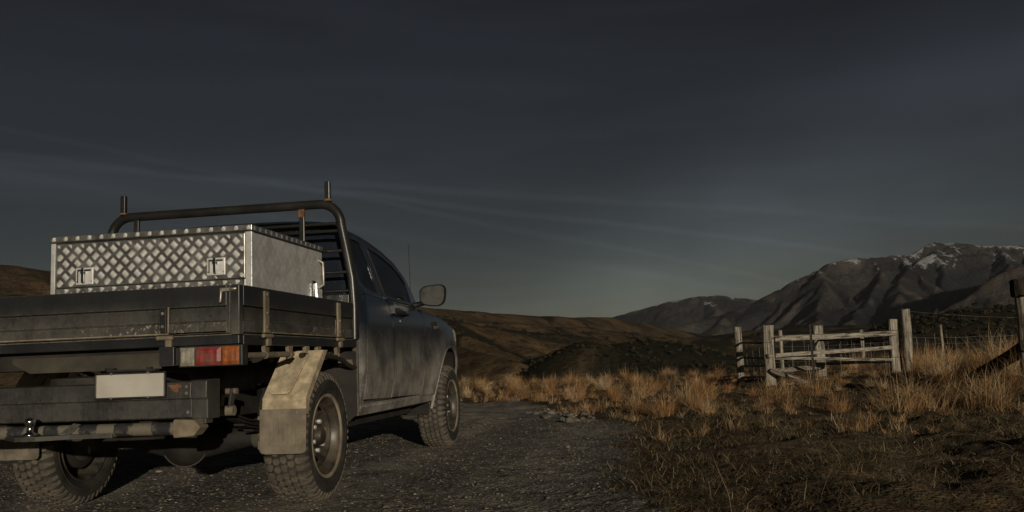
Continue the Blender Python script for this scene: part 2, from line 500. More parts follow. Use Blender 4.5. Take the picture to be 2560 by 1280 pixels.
# ------------------------------------------------------------------ noise for terrain
def _hash(ix, iy, seed):
    h = (ix.astype(np.int64)*374761393 + iy.astype(np.int64)*668265263 + seed*1442695041) & 0xFFFFFFFF
    h = ((h ^ (h >> 13))*1274126177) & 0xFFFFFFFF
    return (h ^ (h >> 16)) & 0xFFFFFFFF
def gnoise(x, y, seed=0):
    ix = np.floor(x); iy = np.floor(y); fx = x-ix; fy = y-iy
    ux = fx*fx*fx*(fx*(fx*6-15)+10); uy = fy*fy*fy*(fy*(fy*6-15)+10)
    def g(ax, ay):
        a = _hash(ix+ax, iy+ay, seed)/4294967296.0*2*np.pi
        return np.cos(a)*(fx-ax) + np.sin(a)*(fy-ay)
    a = g(0,0)*(1-ux) + g(1,0)*ux; b = g(0,1)*(1-ux) + g(1,1)*ux
    return (a*(1-uy) + b*uy)*1.5
def fbm(x, y, octv=5, seed=0, gain=.5, lac=2.03):
    s = 0; a = 1.0
    for i in range(octv):
        s = s + a*gnoise(x, y, seed+i*17); x = x*lac+3.1; y = y*lac-1.7; a *= gain
    return s
def ridged(x, y, octv=5, seed=0):
    s = 0; a = .5
    for i in range(octv):
        s = s + a*(1-np.abs(gnoise(x, y, seed+i*13))*1.6)**2; x = x*2.07+5.2; y = y*2.07+1.3; a *= .5
    return s
def sstep(a, b, x):
    t = np.clip((x-a)/(b-a), 0, 1); return t*t*(3-2*t)

def ridge_pts(pol):
    return [(CAM[0]+r*math.sin(R(a)), CAM[1]+r*math.cos(R(a)), CAM[2]+r*math.tan(R(e))) for a, r, e in pol]

def ridge_eval(x, y, pts):
    best = np.full(x.shape, 1e12); hr = np.zeros_like(x); ss = None
    for (x0,y0,z0),(x1,y1,z1) in zip(pts[:-1], pts[1:]):
        dx, dy = x1-x0, y1-y0; L = math.hypot(dx, dy)
        t = np.clip(((x-x0)*dx+(y-y0)*dy)/(L*L), 0, 1)
        d = (x-x0-t*dx)**2 + (y-y0-t*dy)**2
        w = d < best
        best = np.where(w, d, best); hr = np.where(w, z0+t*(z1-z0), hr)
    return np.sqrt(best), hr, ss

# (azimuth, distance, elevation) seen from the gravel by the truck: surveyed ridge lines
HILLS = [
 dict(p=[(-75,700,9),(-55,900,7.6),(-45,1000,6.9),(-38.7,1050,6.28),(-36,1100,5.92),(-25,1300,4.6),(-14,1550,3.43),(-11.2,1650,3.13),(-8.7,1800,2.83),(-6.2,1950,2.63),(-3.2,2150,2.45),(0,2400,1.7),(3,2550,1.0)], k=.56, c=40, lam=170, A=14, scrub=0),
 dict(p=[(-22,900,3.2),(-16,1000,2.75),(-12,1050,2.4),(-8,1100,2.05),(-5,1150,1.72),(-2,1200,1.25),(0,1250,.8),(2,1300,.3)], k=.58, c=25, lam=120, A=10, scrub=.1),
 dict(p=[(-44,420,5.0),(-28,450,4.3),(-20,480,3.7),(-14,520,3.0),(-12.5,530,2.6),(-10,545,1.9),(-6.5,570,.95),(-5,580,.2)], k=.55, c=16, lam=70, A=7, scrub=0),
 dict(p=[(-7.6,300,-1.2),(-6,310,.4),(-5,315,1.05),(-4,320,.75),(-2.4,325,-.4),(-1,330,-1.6)], k=.42, c=10, lam=40, A=4, scrub=.55),
 dict(p=[(-3.8,430,.75),(-1.3,450,1.0),(1.1,460,.58),(3.5,470,-.1),(5.8,480,-.9)], k=.3, c=14, lam=50, A=5, scrub=.6),
 dict(p=[(11,800,-.2),(14.65,850,1.25),(17.4,900,1.92),(20.2,930,1.97),(26,950,2.2),(35,950,2.4)], k=.3, c=40, lam=140, A=8, scrub=.8),
 dict(p=[(-.1,2300,.75),(4,2400,1.15),(8,2450,1.4),(11,2500,1.3),(15,2500,1.2),(20,2500,1.3)], k=.10, c=150, lam=260, A=12, scrub=.15),
]
MOUNT = [
 dict(p=[(-4,5000,.2),(-.3,5200,1.40),(1.2,5300,1.72),(3.6,5450,2.29),(6.06,5600,3.04),(8,5700,3.83),(9.2,5800,4.47),(10.35,5850,4.99),(11.3,5900,5.21),(13,6000,5.26),(14.8,6150,5.31),(15.4,6200,5.58),(16.1,6250,5.84),(17.3,6350,5.68),(18.5,6450,5.39),(20.4,6500,5.21),(24,6600,5.4),(30,6700,5.0)], k=.72, c=25, lam=300, A=40),
 dict(p=[(30,5200,6.1),(24,4800,5.1),(20.4,4550,4.25),(18.6,4400,3.2),(17,4300,2.4),(14.9,4150,1.4)], k=.55, c=15, lam=210, A=60),
 dict(p=[(-6,9500,1.9),(-2.7,9400,2.53),(-1.2,9300,2.84),(.8,9200,3.31),(2.3,9100,3.54),(3.7,9100,3.51),(4.9,9200,3.28),(6,9300,3.05),(9,9500,2.6)], k=.5, c=60, lam=420, A=90),
]
for q_ in MOUNT: q_['w'] = ridge_pts(q_['p'])
def spurs(main, az0, az1, step, head, slope, length, seed, sub=3):
    """spurs dropping off a main ridge towards the valley, each with smaller side spurs"""
    rs = random.Random(seed); out = []; P_ = main['p']
    a = az0
    while a < az1:
        aa = a+rs.uniform(-.3, .3)*step
        r_ = float(np.interp(aa, [p[0] for p in P_], [p[1] for p in P_])); e = float(np.interp(aa, [p[0] for p in P_], [p[2] for p in P_]))
        x, y, z = ridge_pts([(aa, r_, e)])[0]; h = head+rs.uniform(-16, 16); L = length*rs.uniform(.75, 1.2); sl = slope*rs.uniform(.9, 1.12)
        pts = [(x, y, z)]; n = 7
        for i in range(n):
            h += rs.uniform(-9, 9); st = L/n
            x += math.sin(R(h))*st; y += math.cos(R(h))*st; z -= sl*st*(1.35-.7*i/n)*rs.uniform(.75, 1.25)
            pts.append((x, y, z))
            if i in (0, 1, 2, 3, 4) and sub:
                for sg in (1, -1):
                    if rs.random() < .75:
                        hh = h+sg*rs.uniform(32, 55); l2 = L*rs.uniform(.16, .30); xx, yy, zz = x, y, z-4; p2 = [(xx, yy, zz)]
                        for j in range(3):
                            hh -= sg*rs.uniform(0, 14); xx += math.sin(R(hh))*l2/3; yy += math.cos(R(hh))*l2/3; zz -= .52*l2/3*rs.uniform(.8, 1.2); p2.append((xx, yy, zz))
                        out.append(dict(w=p2, k=.78, c=5, lam=90, A=16))
        out.append(dict(w=pts, k=.66, c=8, lam=140, A=26))
        a += step
    return out
SPURS = spurs(MOUNT[0], 4.5, 25, 2.0, 200, .30, 1750, 3) + spurs(MOUNT[1], 16, 28, 2.2, 205, .30, 900, 5, 1) + spurs(MOUNT[2], -2, 8, 2.2, 195, .27, 1500, 9, 0)
MOUNT += SPURS
for q_ in HILLS: q_['w'] = ridge_pts(q_['p'])
def soft(lst, k, c, A, scrub):
    for h in lst: h.update(k=k if h['lam'] == 140 else k*1.15, c=c, A=A, lam=60, scrub=scrub)
    return lst
HILLS += soft(spurs(HILLS[0], -40, 2, 2.3, 150, .24, 380, 21, 2), .50, 8, 5, .05)
HILLS += soft(spurs(HILLS[1], -20, 1, 2.2, 148, .26, 210, 22, 2), .52, 6, 4, .12)
HILLS += soft(spurs(HILLS[2], -40, -6, 3.2, 146, .22, 190, 23, 2), .48, 4, 3, .0)
for p_, k_, c_, s_ in (([(-20,1230,3.2),(-16,1250,2.85),(-12,1280,2.55),(-9,1300,2.40),(-7.6,1310,2.02),(-5,1340,1.95),(-3,1360,1.55),(0,1400,1.0)], .5, 12, .10), ([(-18,760,3.0),(-14,780,2.6),(-11.5,800,2.25),(-9,820,1.75),(-7,840,1.60),(-4,860,1.15),(-1.5,900,.5)], .5, 9, .16),
                       ([(-1,1750,1.15),(2,1700,1.0),(5,1650,.75),(8,1600,.5)], .4, 20, .25), ([(1.5,620,.15),(4,600,-.2),(7,590,-.35),(10,600,-.2),(13,640,.1)], .3, 14, .7)):
    HILLS.append(dict(w=ridge_pts(p_), k=k_, c=c_, lam=60, A=4, scrub=s_))
HILLS += soft(spurs(HILLS[5], 13, 27, 3.0, 200, .17, 260, 24, 0), .36, 8, 3, .8)
HILLS += soft(spurs(HILLS[6], 0, 20, 2.4, 195, .06, 700, 25, 0), .2, 30, 5, .2)

# edge of the gravel (grass lies to the right of it, beyond it)
EDGE = [(3.3,-9),(2.95,-4),(2.75,-.6),(2.55,1.7),(2.6,3.6),(2.45,5.0),(2.05,6.2),(1.55,7.4),(1.1,8.8),(.35,11.2),(-1.2,12.9),(-4,14.0),(-9,15.2),(-30,19)]
def road_sd(x, y):
    """signed distance to the gravel edge, positive on gravel"""
    best = np.full(np.shape(x), 1e9); sg = np.ones(np.shape(x))
    for (x0,y0),(x1,y1) in zip(EDGE[:-1], EDGE[1:]):
        dx, dy = x1-x0, y1-y0; t = np.clip(((x-x0)*dx+(y-y0)*dy)/(dx*dx+dy*dy), 0, 1)
        d = np.hypot(x-x0-t*dx, y-y0-t*dy)
        cr = dx*(y-y0) - dy*(x-x0)
        w = d < best; best = np.where(w, d, best); sg = np.where(w, np.sign(cr), sg)
    sd = best*sg
    left = x + 3.2 + .15*y                       # grass again on the far left of the track
    return np.minimum(sd, left)

def near_ridge(x, y, h):
    w = h['w']; m_ = (max(p[2] for p in w)+70)/h['k']+60
    return (x > min(p[0] for p in w)-m_) & (x < max(p[0] for p in w)+m_) & (y > min(p[1] for p in w)-m_) & (y < max(p[1] for p in w)+m_)

def field(X, Y, ridges):
    """highest and second highest of the ridge surfaces, distance to the ridge line"""
    Z1 = np.full(X.shape, -1e6); Z2 = Z1.copy(); D = np.zeros_like(X); S = np.zeros_like(X)
    for h in ridges:
        i = np.nonzero(near_ridge(X, Y, h))[0]
        if not len(i): continue
        x, y = X[i], Y[i]
        d, hr, s = ridge_eval(x, y, h['w'])
        hz = hr - h['k']*(np.sqrt(d*d+h['c']**2)-h['c'])
        b = Z1[i]; up = hz > b
        Z2[i] = np.maximum(Z2[i], np.minimum(b, hz))
        Z1[i] = np.maximum(b, hz); D[i] = np.where(up, d, D[i]); S[i] = np.where(up, h.get('scrub', 0), S[i])
    return Z1, Z2, D, S

def height(x, y):
    dx = x-CAM[0]; dy = y-CAM[1]; r = np.hypot(dx, dy); az = np.degrees(np.arctan2(dx, dy))
    sd = road_sd(x, y)
    near = 1-sstep(30, 60, r)
    soft = np.clip(np.hypot(x, y-1.6)/4-.5, 0.15, 1)
    z = (fbm(x*.5, y*.5, 3, 5)*.05 + fbm(x*2.6, y*2.6, 4, 9)*.014)*near*soft
    z = z + (fbm(x*7, y*7, 4, 13)*.008 - .022*np.exp(-((x-.80)/.20)**2)*sstep(3.9, 4.6, y) - .022*np.exp(-((x+.80)/.20)**2)*sstep(3.9, 4.6, y))*near*sstep(.0, .6, np.abs(np.abs(x)-.8)+sstep(3.4, 4.2, y)+sstep(-.3, -.9, y))
    z = z + .05*sstep(0, -1.2, sd)*near + .05*fbm(x*1.4, y*1.4, 3, 21)*sstep(0, -1.5, sd)*near
    z = z + .28*np.exp(-((x-8.6)**2/8+(y-9.5)**2/40))
    front = sstep(-100, -60, az)*(1-sstep(60, 100, az))
    z = z - 32*sstep(27, 190, r)*front - 12*sstep(300, 1500, r)*front + fbm(x*.01, y*.01, 5, 31)*5*sstep(60, 300, r)
    z = z + (fbm(x*.0012, y*.0012, 4, 44)*30 - 10)*sstep(150, 900, r)*(1-front)
    scrub = np.zeros_like(z); snow = np.zeros_like(z); rib = np.zeros_like(z)
    far = r > 55
    if far.any():
        X, Y = x[far], y[far]; Z = z[far].copy(); S = scrub[far]; SN = snow[far]; RB = rib[far]; rf = r[far]
        wx = fbm(X*.007, Y*.007, 3, 61); wy = fbm(X*.007+9, Y*.007, 3, 63)
        amp = np.clip(rf*.012, 2, 11)
        H1, H2, D1, sc = field(X+wx*amp, Y+wy*amp, HILLS)
        det = fbm(X*.03, Y*.03, 4, 91)
        gully = np.exp(-np.clip(H1-H2, 0, 200)/np.clip(rf*.006, 2, 10))
        H1 = H1 + (det*2.2 + wx*3.0)*sstep(0, 60, D1) - 2.0*gully
        up = H1 > Z
        S = np.where(up, sc + .30*det + .8*gully*sstep(-.4, .4, fbm(X*.012, Y*.012, 3, 93)), S)
        Z = np.maximum(Z, H1)
        gul = fbm(X*.008, Y*.008, 4, 97)
        S = S + .45*sstep(.15, .55, gul)*sstep(200, 400, rf)
        mm = (rf > 2300) & (Y > 1500) & (np.abs(X) < 6000)
        if mm.any():
            XX, YY = X[mm], Y[mm]; ZZ = Z[mm]
            ww = fbm(XX*.0022, YY*.0022, 4, 101); w2 = fbm(XX*.0022+7, YY*.0022, 4, 103)
            H1, H2, D1, sc = field(XX+ww*48, YY+w2*48, MOUNT)
            gu = np.exp(-np.clip(H1-H2, 0, 500)/22)
            rg0 = (ridged(XX*.0045+.4*ww, YY*.0045, 5, 121)-.45)*42
            fb1 = fbm(XX*.006, YY*.003, 4, 141)
            rg1 = (ridged(XX*.013+.6*w2, YY*.013, 4, 127)-.45)*17
            H1 = H1 + (rg0+rg1)*sstep(0, 120, D1) + fbm(XX*.004, YY*.004, 4, 131)*4 - 10*gu
            up = H1 > ZZ
            RB[mm] = np.where(up, np.clip(1-gu*1.1-D1/420 + .4*fb1, 0, 1), 0)
            SN[mm] = np.where(up, sstep(300, 540, H1)*(.16+.84*np.maximum(1-sstep(0, 120, D1), gu*.75))*.72 + .30*fb1, 0)
            Z[mm] = np.maximum(ZZ, H1)
        z[far] = Z; scrub[far] = S; snow[far] = SN; rib[far] = RB
    return z, scrub, snow, rib, sd

def hz1(x, y):
    return float(height(np.array([float(x)]), np.array([float(y)]))[0][0])

def sheet(name, az, rr, mat, attrs):
    A, RR = np.meshgrid(np.radians(az), rr)
    x = CAM[0]+RR*np.sin(A); y = CAM[1]+RR*np.cos(A)
    z, scrub, snow, rib, sd = height(x.ravel(), y.ravel())
    n, m_ = RR.shape
    co = np.stack([x.ravel(), y.ravel(), z], 1)
    i = np.arange(n-1)[:, None]*m_; j = np.arange(m_)[None, :]; jn = (j+1) % m_
    q0 = np.stack([i+j, i+jn, i+m_+jn, i+m_+j], -1).reshape(-1, 4)
    me = bpy.data.meshes.new(name)
    me.vertices.add(len(co)); me.vertices.foreach_set('co', co.ravel().astype(np.float32))
    me.loops.add(q0.size); me.loops.foreach_set('vertex_index', q0[:, ::-1].ravel().astype(np.int32))
    me.polygons.add(len(q0)); me.polygons.foreach_set('loop_start', (np.arange(len(q0))*4).astype(np.int32))
    me.update(calc_edges=True)
    xr, yr = x.ravel(), y.ravel(); xc = np.where(yr > 5, -.055*(yr-5)**2, 0)
    fines = np.exp(-((np.abs(xr-xc)-.80)/.30)**2) + .7*np.exp(-((xr-xc-2.05)/.45)**2) + .6*sstep(4, 9, yr)
    vals = dict(fines=np.clip(fines, 0, 1), scrub=scrub, snow=snow, rib=rib, road=sstep(-.35, .35, sd + .25*fbm(x.ravel()*1.2, y.ravel()*1.2, 4, 151)))
    for a in attrs:
        at = me.attributes.new(a, 'FLOAT', 'POINT'); at.data.foreach_set('value', vals[a].astype(np.float32))
    me.materials.append(MATS[mat]); me.shade_smooth()
    o = bpy.data.objects.new(name, me); COL.objects.link(o); o['kind'] = 'structure'
    return o

AZ = np.concatenate([np.arange(-46, 28, .11), np.arange(28, 314, 3.0)])
r_near = np.concatenate([[0.05, .4], np.geomspace(.8, 2.5, 40)[:-1], np.geomspace(2.5, 14, 260)[:-1], np.geomspace(14, 60, 70)])
r_hill = np.geomspace(60, 2600, 330)
r_mount = np.concatenate([np.arange(2600, 8000, 22.0), np.arange(8000, 9700, 45.0), [9900, 11000, 14000]])
sheet('ground', AZ, r_near, 'near_ground', ['road', 'fines'])
sheet('hills', AZ, r_hill, 'hill_grass', ['scrub'])
sheet('mountains', AZ, r_mount, 'mountain_rock', ['snow', 'rib'])

# ------------------------------------------------------------------ truck
truck = thing('utility_truck', 'dusty dark blue flat-deck utility truck parked on the gravel', 'truck')
W, YT, YF = .92, -1.07, .636
ZF, ZT = .938, 1.173           # deck floor, top of the drop sides
TR = .374                      # tyre radius
WB = 3.231

def bolt(p, axis, r=.009, h=.006):
    """small hexagon head"""
    m = MB(); n = 6; vs = []
    for t in (0, h):
        for k in range(n):
            a = 2*math.pi*k/n + .3
            q = [r*math.cos(a), r*math.sin(a)]; q.insert(axis[0], t*axis[1]); vs.append([p[i]+q[i] for i in range(3)])
    m.add(vs, [tuple(range(n)), tuple(range(n, 2*n))] + [(i, (i+1)%n, (i+1)%n+n, i+n) for i in range(n)])
    return m

# ---- wheels
def make_wheel(cx, cy, sgn):
    """sgn = +1: outer face towards +X"""
    hubz = TR-.008
    C = (cx, cy, hubz)
    f = lambda prof: [(x*sgn, r) for x, r in prof]
    rim = MB()
    n = 72
    prof = f([(-.115,.236),(-.118,.226),(-.105,.215),(-.02,.196),(.03,.196),(.075,.206),(.098,.218),(.110,.226),(.114,.238),(.121,.240),(.121,.234),(.112,.221),(.098,.209),(.072,.200),(.060,.196),
               (.056,.188),(.066,.172),(.078,.160),(.086,.146),(.084,.132),(.068,.120),(.058,.108),(.056,.070),(.060,.052)])
    # ten oval vents in the outer ring of the disc
    rim.lathe(prof, C, n, skip=lambda i, k: i in (16, 17) and (k % 9) in (0, 1, 2, 3) and i in (16, 17))
    wheel = mk('wheel', rim, 'rim_steel', truck, smooth=40)
    hub = MB(); hub.lathe(f([(.056,.053),(.078,.050),(.094,.046),(.098,.036),(.098,.0)]), C, 32)
    mk('hub_cap', hub, 'rim_steel', wheel, smooth=35)
    dr = MB(); dr.lathe(f([(.0,.0),(.0,.15),(-.085,.155),(-.10,.12),(-.10,.0)]), C, 36)
    mk('brake_drum', dr, 'under_black', wheel, smooth=35)
    for k in range(6):
        a = 2*math.pi*k/6 + .35
        p = (cx+sgn*.056, cy+.083*math.cos(a), hubz+.083*math.sin(a))
        mk('lug_nut', bolt(p, (0, sgn), .0125, .020), 'bright_aluminium', wheel)
    rg_ = MB(); rg_.lathe(f([(.1135,.2285),(.1165,.2405),(.1240,.2415),(.1240,.2335),(.1150,.2225)]), C, 72)
    mk('rim_flange', rg_, 'tan_steel', wheel, smooth=50)
    ty = MB()
    ty.lathe(f([(-.108,.232),(-.120,.250),(-.130,.285),(-.128,.318),(-.118,.342),(-.106,.354),(-.06,.361),(0,.363),(.06,.361),(.106,.354),(.118,.342),(.128,.318),(.130,.285),(.120,.250),(.108,.232)]), C, 96)
    # moulded ring and lettering-like ribs on the sidewall
    for s_ in (1, -1):
        ty.lathe([(s_*sgn*.1300,.272),(s_*sgn*.1325,.275),(s_*sgn*.1325,.279),(s_*sgn*.1295,.283)], C, 96)
    mk('tyre', ty, 'rubber_side', wheel, smooth=50)
    tb = MB(); N = 46
    def block(poly, th0, r0, rf):
        # poly: (x across, u along the circumference in m)
        m_ = len(poly); vs = []
        for lvl, sh in ((0, 1.0), (1, .93)):
            mx = sum(p[0] for p in poly)/m_; mu = sum(p[1] for p in poly)/m_
            for (x, u) in poly:
                x = mx+(x-mx)*sh; u = mu+(u-mu)*sh
                rr = rf(x) if lvl else r0
                th = th0 + u/TR
                vs.append((cx+x, cy+rr*math.cos(th), hubz+rr*math.sin(th)))
        tb.add(vs, [tuple(range(m_, 2*m_))] + [(i, (i+1)%m_, (i+1)%m_+m_, i+m_) for i in range(m_)])
    rf = lambda x: TR - 9.0*max(0, abs(x)-.07)**2
    pitch = 2*math.pi/N; L = pitch*TR
    for k in range(N):
        th = k*pitch
        j = random.uniform(-.0015, .0015)
        block([(-.016,-L*.36),(.004,-L*.44),(.017,-L*.20),(.015,L*.34),(-.005,L*.42),(-.018,L*.16)], th, .357, rf)
        for s_ in (1, -1):
            o_ = L*.5 if s_ > 0 else L*.22
            block([(s_*.024,-L*.30+o_),(s_*.050,-L*.42+o_),(s_*.062,-L*.10+o_),(s_*.058,L*.30+o_),(s_*.036,L*.40+o_),(s_*.022,L*.12+o_+j)], th, .355, rf)
            q_ = L*(.1 if k % 2 else .0)
            block([(s_*.070,-L*.36+q_),(s_*.095,-L*.40+q_),(s_*.112,-L*.30+q_),(s_*.112,L*.26+q_),(s_*.096,L*.38+q_),(s_*.076,L*.36+q_),(s_*.066,L*.10+q_)], th, .350, rf)
            # shoulder lug running down the sidewall
            vs = []
            for (x, r) in ((.112,.362),(.124,.345),(.131,.326)):
                for u in (-L*.26, L*.18):
                    a = th+(u+q_)/TR; vs.append((cx+s_*x, cy+r*math.cos(a), hubz+r*math.sin(a)))
            for (x, r) in ((.104,.352),(.117,.340),(.125,.322)):
                for u in (-L*.26, L*.18):
                    a = th+(u+q_)/TR; vs.append((cx+s_*x, cy+r*math.cos(a), hubz+r*math.sin(a)))
            tb.add(vs, [(0,1,3,2),(2,3,5,4),(0,2,8,6),(2,4,10,8),(1,7,9,3),(3,9,11,5),(4,5,11,10)])
    mk('tread', tb, 'rubber_tread', wheel, kind='stuff')
    return wheel
for cx, cy, s_ in ((.826, 0, 1), (.822, WB, 1), (-.715, 0, -1), (-.715, WB, -1)):
    make_wheel(cx, cy, s_)

# ---- deck
fl = MB(); fl.box(-W+.01, W-.01, YT+.02, YF-.01, ZF-.03, ZF)
mk('deck_floor', fl, 'deck_paint', truck)
rl = MB()
rl.box(-W+.002, W-.002, YT+.002, YT+.05, .888, ZF-.006)
mk('rear_sill_rail', rl, 'sill_paint', truck, bevel=.004)
for s_ in (1, -1):
    rl = MB(); x0, x1 = sorted((s_*(W-.05), s_*(W-.002)))
    rl.box(x0, x1, YT+.053, YF, .885, ZF-.006)
    mk('side_sill_rail', rl, 'sill_paint', truck, bevel=.004)
    # corner post
    cp = MB(); x0, x1 = sorted((s_*.877, s_*(W+.001)))
    cp.box(x0, x1, YT-.001, YT+.045, ZF-.004, ZT)
    mk('corner_post', cp, 'deck_paint', truck, bevel=.004)
# tailgate: a pressed panel, upper fold proud of the middle one
def pressed(z0, z1, face, d, flip):
    """profile of a drop side: (offset outwards, z)"""
    h = z1-z0
    return [(0, z1), (0, z0+.575*h), (-.020, z0+.545*h), (-.020, z0+.275*h), (-.001, z0+.225*h), (-.001, z0+.02*h), (-.004, z0), (-.034, z0), (-.034, z1)]
tg = MB()
tg.prism([(YT-o_, z) for o_, z in pressed(ZF+.004, ZT, 0, 0, 0)], 0, -.855, .855)
tailgate = mk('tailgate', tg, 'deck_paint', truck, bevel=.0025)
for s_ in (1, -1):
    en = MB(); x0, x1 = sorted((s_*.8552, s_*.8745)); en.box(x0, x1, YT-.0008, YT+.028, ZF+.004, ZT-.001)
    mk('end_cap', en, 'deck_paint', tailgate, bevel=.002)
for hx in (.533, -.533):
    hb = MB(); hb.box(hx-.016, hx+.016, YT-.010, YT+.001, .952, 1.072)
    hi = mk('hinge_strap', hb, 'black_plastic', tailgate, bevel=.002)
    fr = MB()
    for (a, b_) in ((hx+.020, hx+.026),): fr.box(a, b_, YT-.0035, YT+.002, .955, 1.078)
    fr.box(hx+.026, .852, YT-.003, YT+.001, .9465, .952)
    mk('panel_edge', fr, 'tan_steel', tailgate)
    for z in (1.048, .985): mk('bolt', bolt((hx, YT-.010, z), (1, -1), .008, .006), 'zinc', tailgate)
    lg = MB(); lg.tube([(hx-.03, YT-.012, .930), (hx+.055, YT-.012, .930)], .011, 10)
    lg.box(hx+.012, hx+.045, YT-.014, YT+.001, .886, .925)
    mk('hinge_lug', lg, 'tan_steel', truck, bevel=.003, smooth=40)
la = MB()
la.box(.826, .905, YT-.012, YT-.0012, 1.140, 1.158)
la.tube([(.834, YT-.016, 1.150), (.838, YT-.020, 1.142), (.834, YT-.018, 1.10), (.830, YT-.017, 1.088)], .0075, 8)
la.tube([(.88, YT-.014, 1.150), (.90, YT-.018, 1.150), (.913, YT-.012, 1.152)], .008, 8)
mk('latch', la, 'zinc', tailgate, bevel=.002, smooth=40)
# drop sides
for s_ in (1, -1):
    sg = MB()
    pr = [(s_*(W+o_), z) for o_, z in pressed(ZF+.006, ZT, 0, 0, 0)]
    vs = []; n = len(pr)
    for y in (YT+.048, YF-.006):
        for (x, z) in pr: vs.append((x, y, z))
    sg.add(vs, [tuple(range(n)), tuple(range(n, 2*n))] + [(i, (i+1)%n, (i+1)%n+n, i+n) for i in range(n)])
    side_gate = mk('drop_side', sg, 'deck_paint', truck, bevel=.0025)
    for hy in (-.778, .280):
        hb = MB(); a, b_ = sorted((s_*(W-.001), s_*(W+.011))); hb.box(a, b_, hy-.026, hy+.026, ZF+.008, 1.158)
        mk('hinge_strap', hb, 'tan_steel', side_gate, bevel=.003)
        for z in (1.14, 1.045, .975): mk('bolt', bolt((s_*(W+.011), hy, z), (0, s_), .008, .006), 'zinc', side_gate)
        lg = MB(); lg.tube([(s_*(W+.012), hy-.055, .930), (s_*(W+.012), hy+.055, .930)], .011, 10)
        a, b_ = sorted((s_*(W-.003), s_*(W+.012))); lg.box(a, b_, hy+.004, hy+.05, .880, .925)
        mk('hinge_lug', lg, 'tan_steel', truck, bevel=.003, smooth=40)
    ed = MB(); a, b_ = sorted((s_*(W-.0005), s_*(W+.0035))); ed.box(a, b_, -.70, .245, ZF+.008, ZF+.014)
    ed.box(a, b_, .228, .234, ZF+.02, 1.05)
    mk('panel_edge', ed, 'tan_steel', side_gate)
    en = MB(); a, b_ = sorted((s_*(W-.033), s_*(W+.003))); en.box(a, b_, YF-.0055, YF+.016, .44, ZT-.015)
    mk('front_post', en, 'deck_paint', truck, bevel=.003)
    bo = MB(); a, b_ = sorted((s_*.70, s_*(W-.004))); bo.prism([(a, .86), (b_, .86), (b_, .45), (s_*.86, .40) if s_ > 0 else (a, .6), (a, .6) if s_ > 0 else (-.86, .40)], 1, YF-.03, YF-.02)
    mk('front_gusset', bo, 'under_black', truck)
    # rope rail: straight length, then a length that bends down to the front post
    X = s_*(W-.018)
    rr = MB(); rr.tube([(X, -.965, .832), (X, -.40, .840)], .0155, 12)
    mk('rope_rail', rr, 'tan_steel', truck, smooth=40)
    r2_ = MB(); r2_.tube([(X, -.27, .834), (X, -.1, .832), (X, .18, .826), (X, .30, .818), (X, .40, .800), (X, .50, .772), (X, .57, .757), (X, .632, .752)], .0155, 12)
    mk('rope_rail', r2_, 'under_black', truck, smooth=40)
    for y in (-.74, -.44, -.20, -.02, .30):
        bk = MB(); bk.prism([(y-.030, .886), (y+.030, .886), (y+.018, .836), (y-.018, .836)], 0, X-.010, X+.010)
        bk.tube([(X, y-.011, .835), (X, y+.011, .835)], .020, 12)
        mk('rail_bracket', bk, 'tan_steel', truck, smooth=40)

# cross members and chassis
for y in (-.98, -.55, -.1, .35):
    cm_ = MB(); cm_.box(-.84, .84, y, y+.05, .80, .905)
    mk('cross_member', cm_, 'under_black', truck)
bmx = MB(); bmx.prism([(-.345, .862), (.47, .862), (.47, .785), (-.245, .785), (-.345, .835)], 1, -.985, -.965)
bmx.tube([(.17, -.992, .785), (.18, -1.0, .797), (.20, -1.0, .797), (.21, -.992, .785)], .004, 6)
mk('light_bar', bmx, 'dusty_steel', truck, bevel=.003)
for s_ in (1, -1):
    ch = MB(); a, b_ = sorted((s_*.36, s_*.43)); ch.box(a, b_, -1.0, 3.6, .50, .64)
    mk('chassis_rail', ch, 'under_black', truck, bevel=.006)
    # leaf spring, shackle and shock absorber
    for k in range(4):
        ls = MB(); L_ = .62-.12*k; pts = []
        for t in range(9):
            u = -1+2*t/8; pts.append((s_*.58, u*L_, .46-.018*k+.11*u*u*(L_/.62)**2))
        for p0, p1 in zip(pts[:-1], pts[1:]): ls.bar(p0, p1, .06, .011)
        mk('leaf_spring', ls, 'under_black', truck)
    sh = MB(); sh.bar((s_*.655, -.64, .54), (s_*.655, -.60, .665), .014, .045, up=(0,1,0)); sh.bar((s_*.60, -.64, .54), (s_*.60, -.60, .665), .014, .045, up=(0,1,0))
    mk('spring_shackle', sh, 'black_plastic', truck, bevel=.004)
    sp = MB(); sp.tube([(s_*.55, -.635, .555), (s_*.68, -.635, .555)], .026, 14); sp.tube([(s_*.56, -.602, .655), (s_*.68, -.602, .655)], .016, 12)
    mk('shackle_pin', sp, 'tan_steel', truck, smooth=40)
    ub = MB(); ub.box(s_*.58-.045, s_*.58+.045, -.07, .07, .415, .432)
    for yy in (-.05, .05):
        for xx in (-.036, .036): ub.tube([(s_*.58+xx, yy, .30), (s_*.58+xx, yy, .49)], .007, 8)
    mk('spring_clamp', ub, 'tan_steel', truck)
    so = MB(); so.tube([(s_*.50, .10, .33), (s_*.44, .22, .52)], .026, 12); so.tube([(s_*.44, .22, .50), (s_*.40, .30, .66)], .036, 12)
    mk('shock_absorber', so, 'under_black', truck, smooth=40)
ax = MB(); ax.tube([(-.70, 0, .366), (-.30, 0, .366), (-.14, 0, .36), (.0, 0, .355), (.14, 0, .355), (.34, 0, .36), (.50, 0, .366), (.70, 0, .366)], [.044, .044, .075, .11, .11, .072, .044, .044], 20)
axle = mk('rear_axle', ax, 'under_black', truck, smooth=50)
df = MB()
for i in range(13):
    pass
P = []
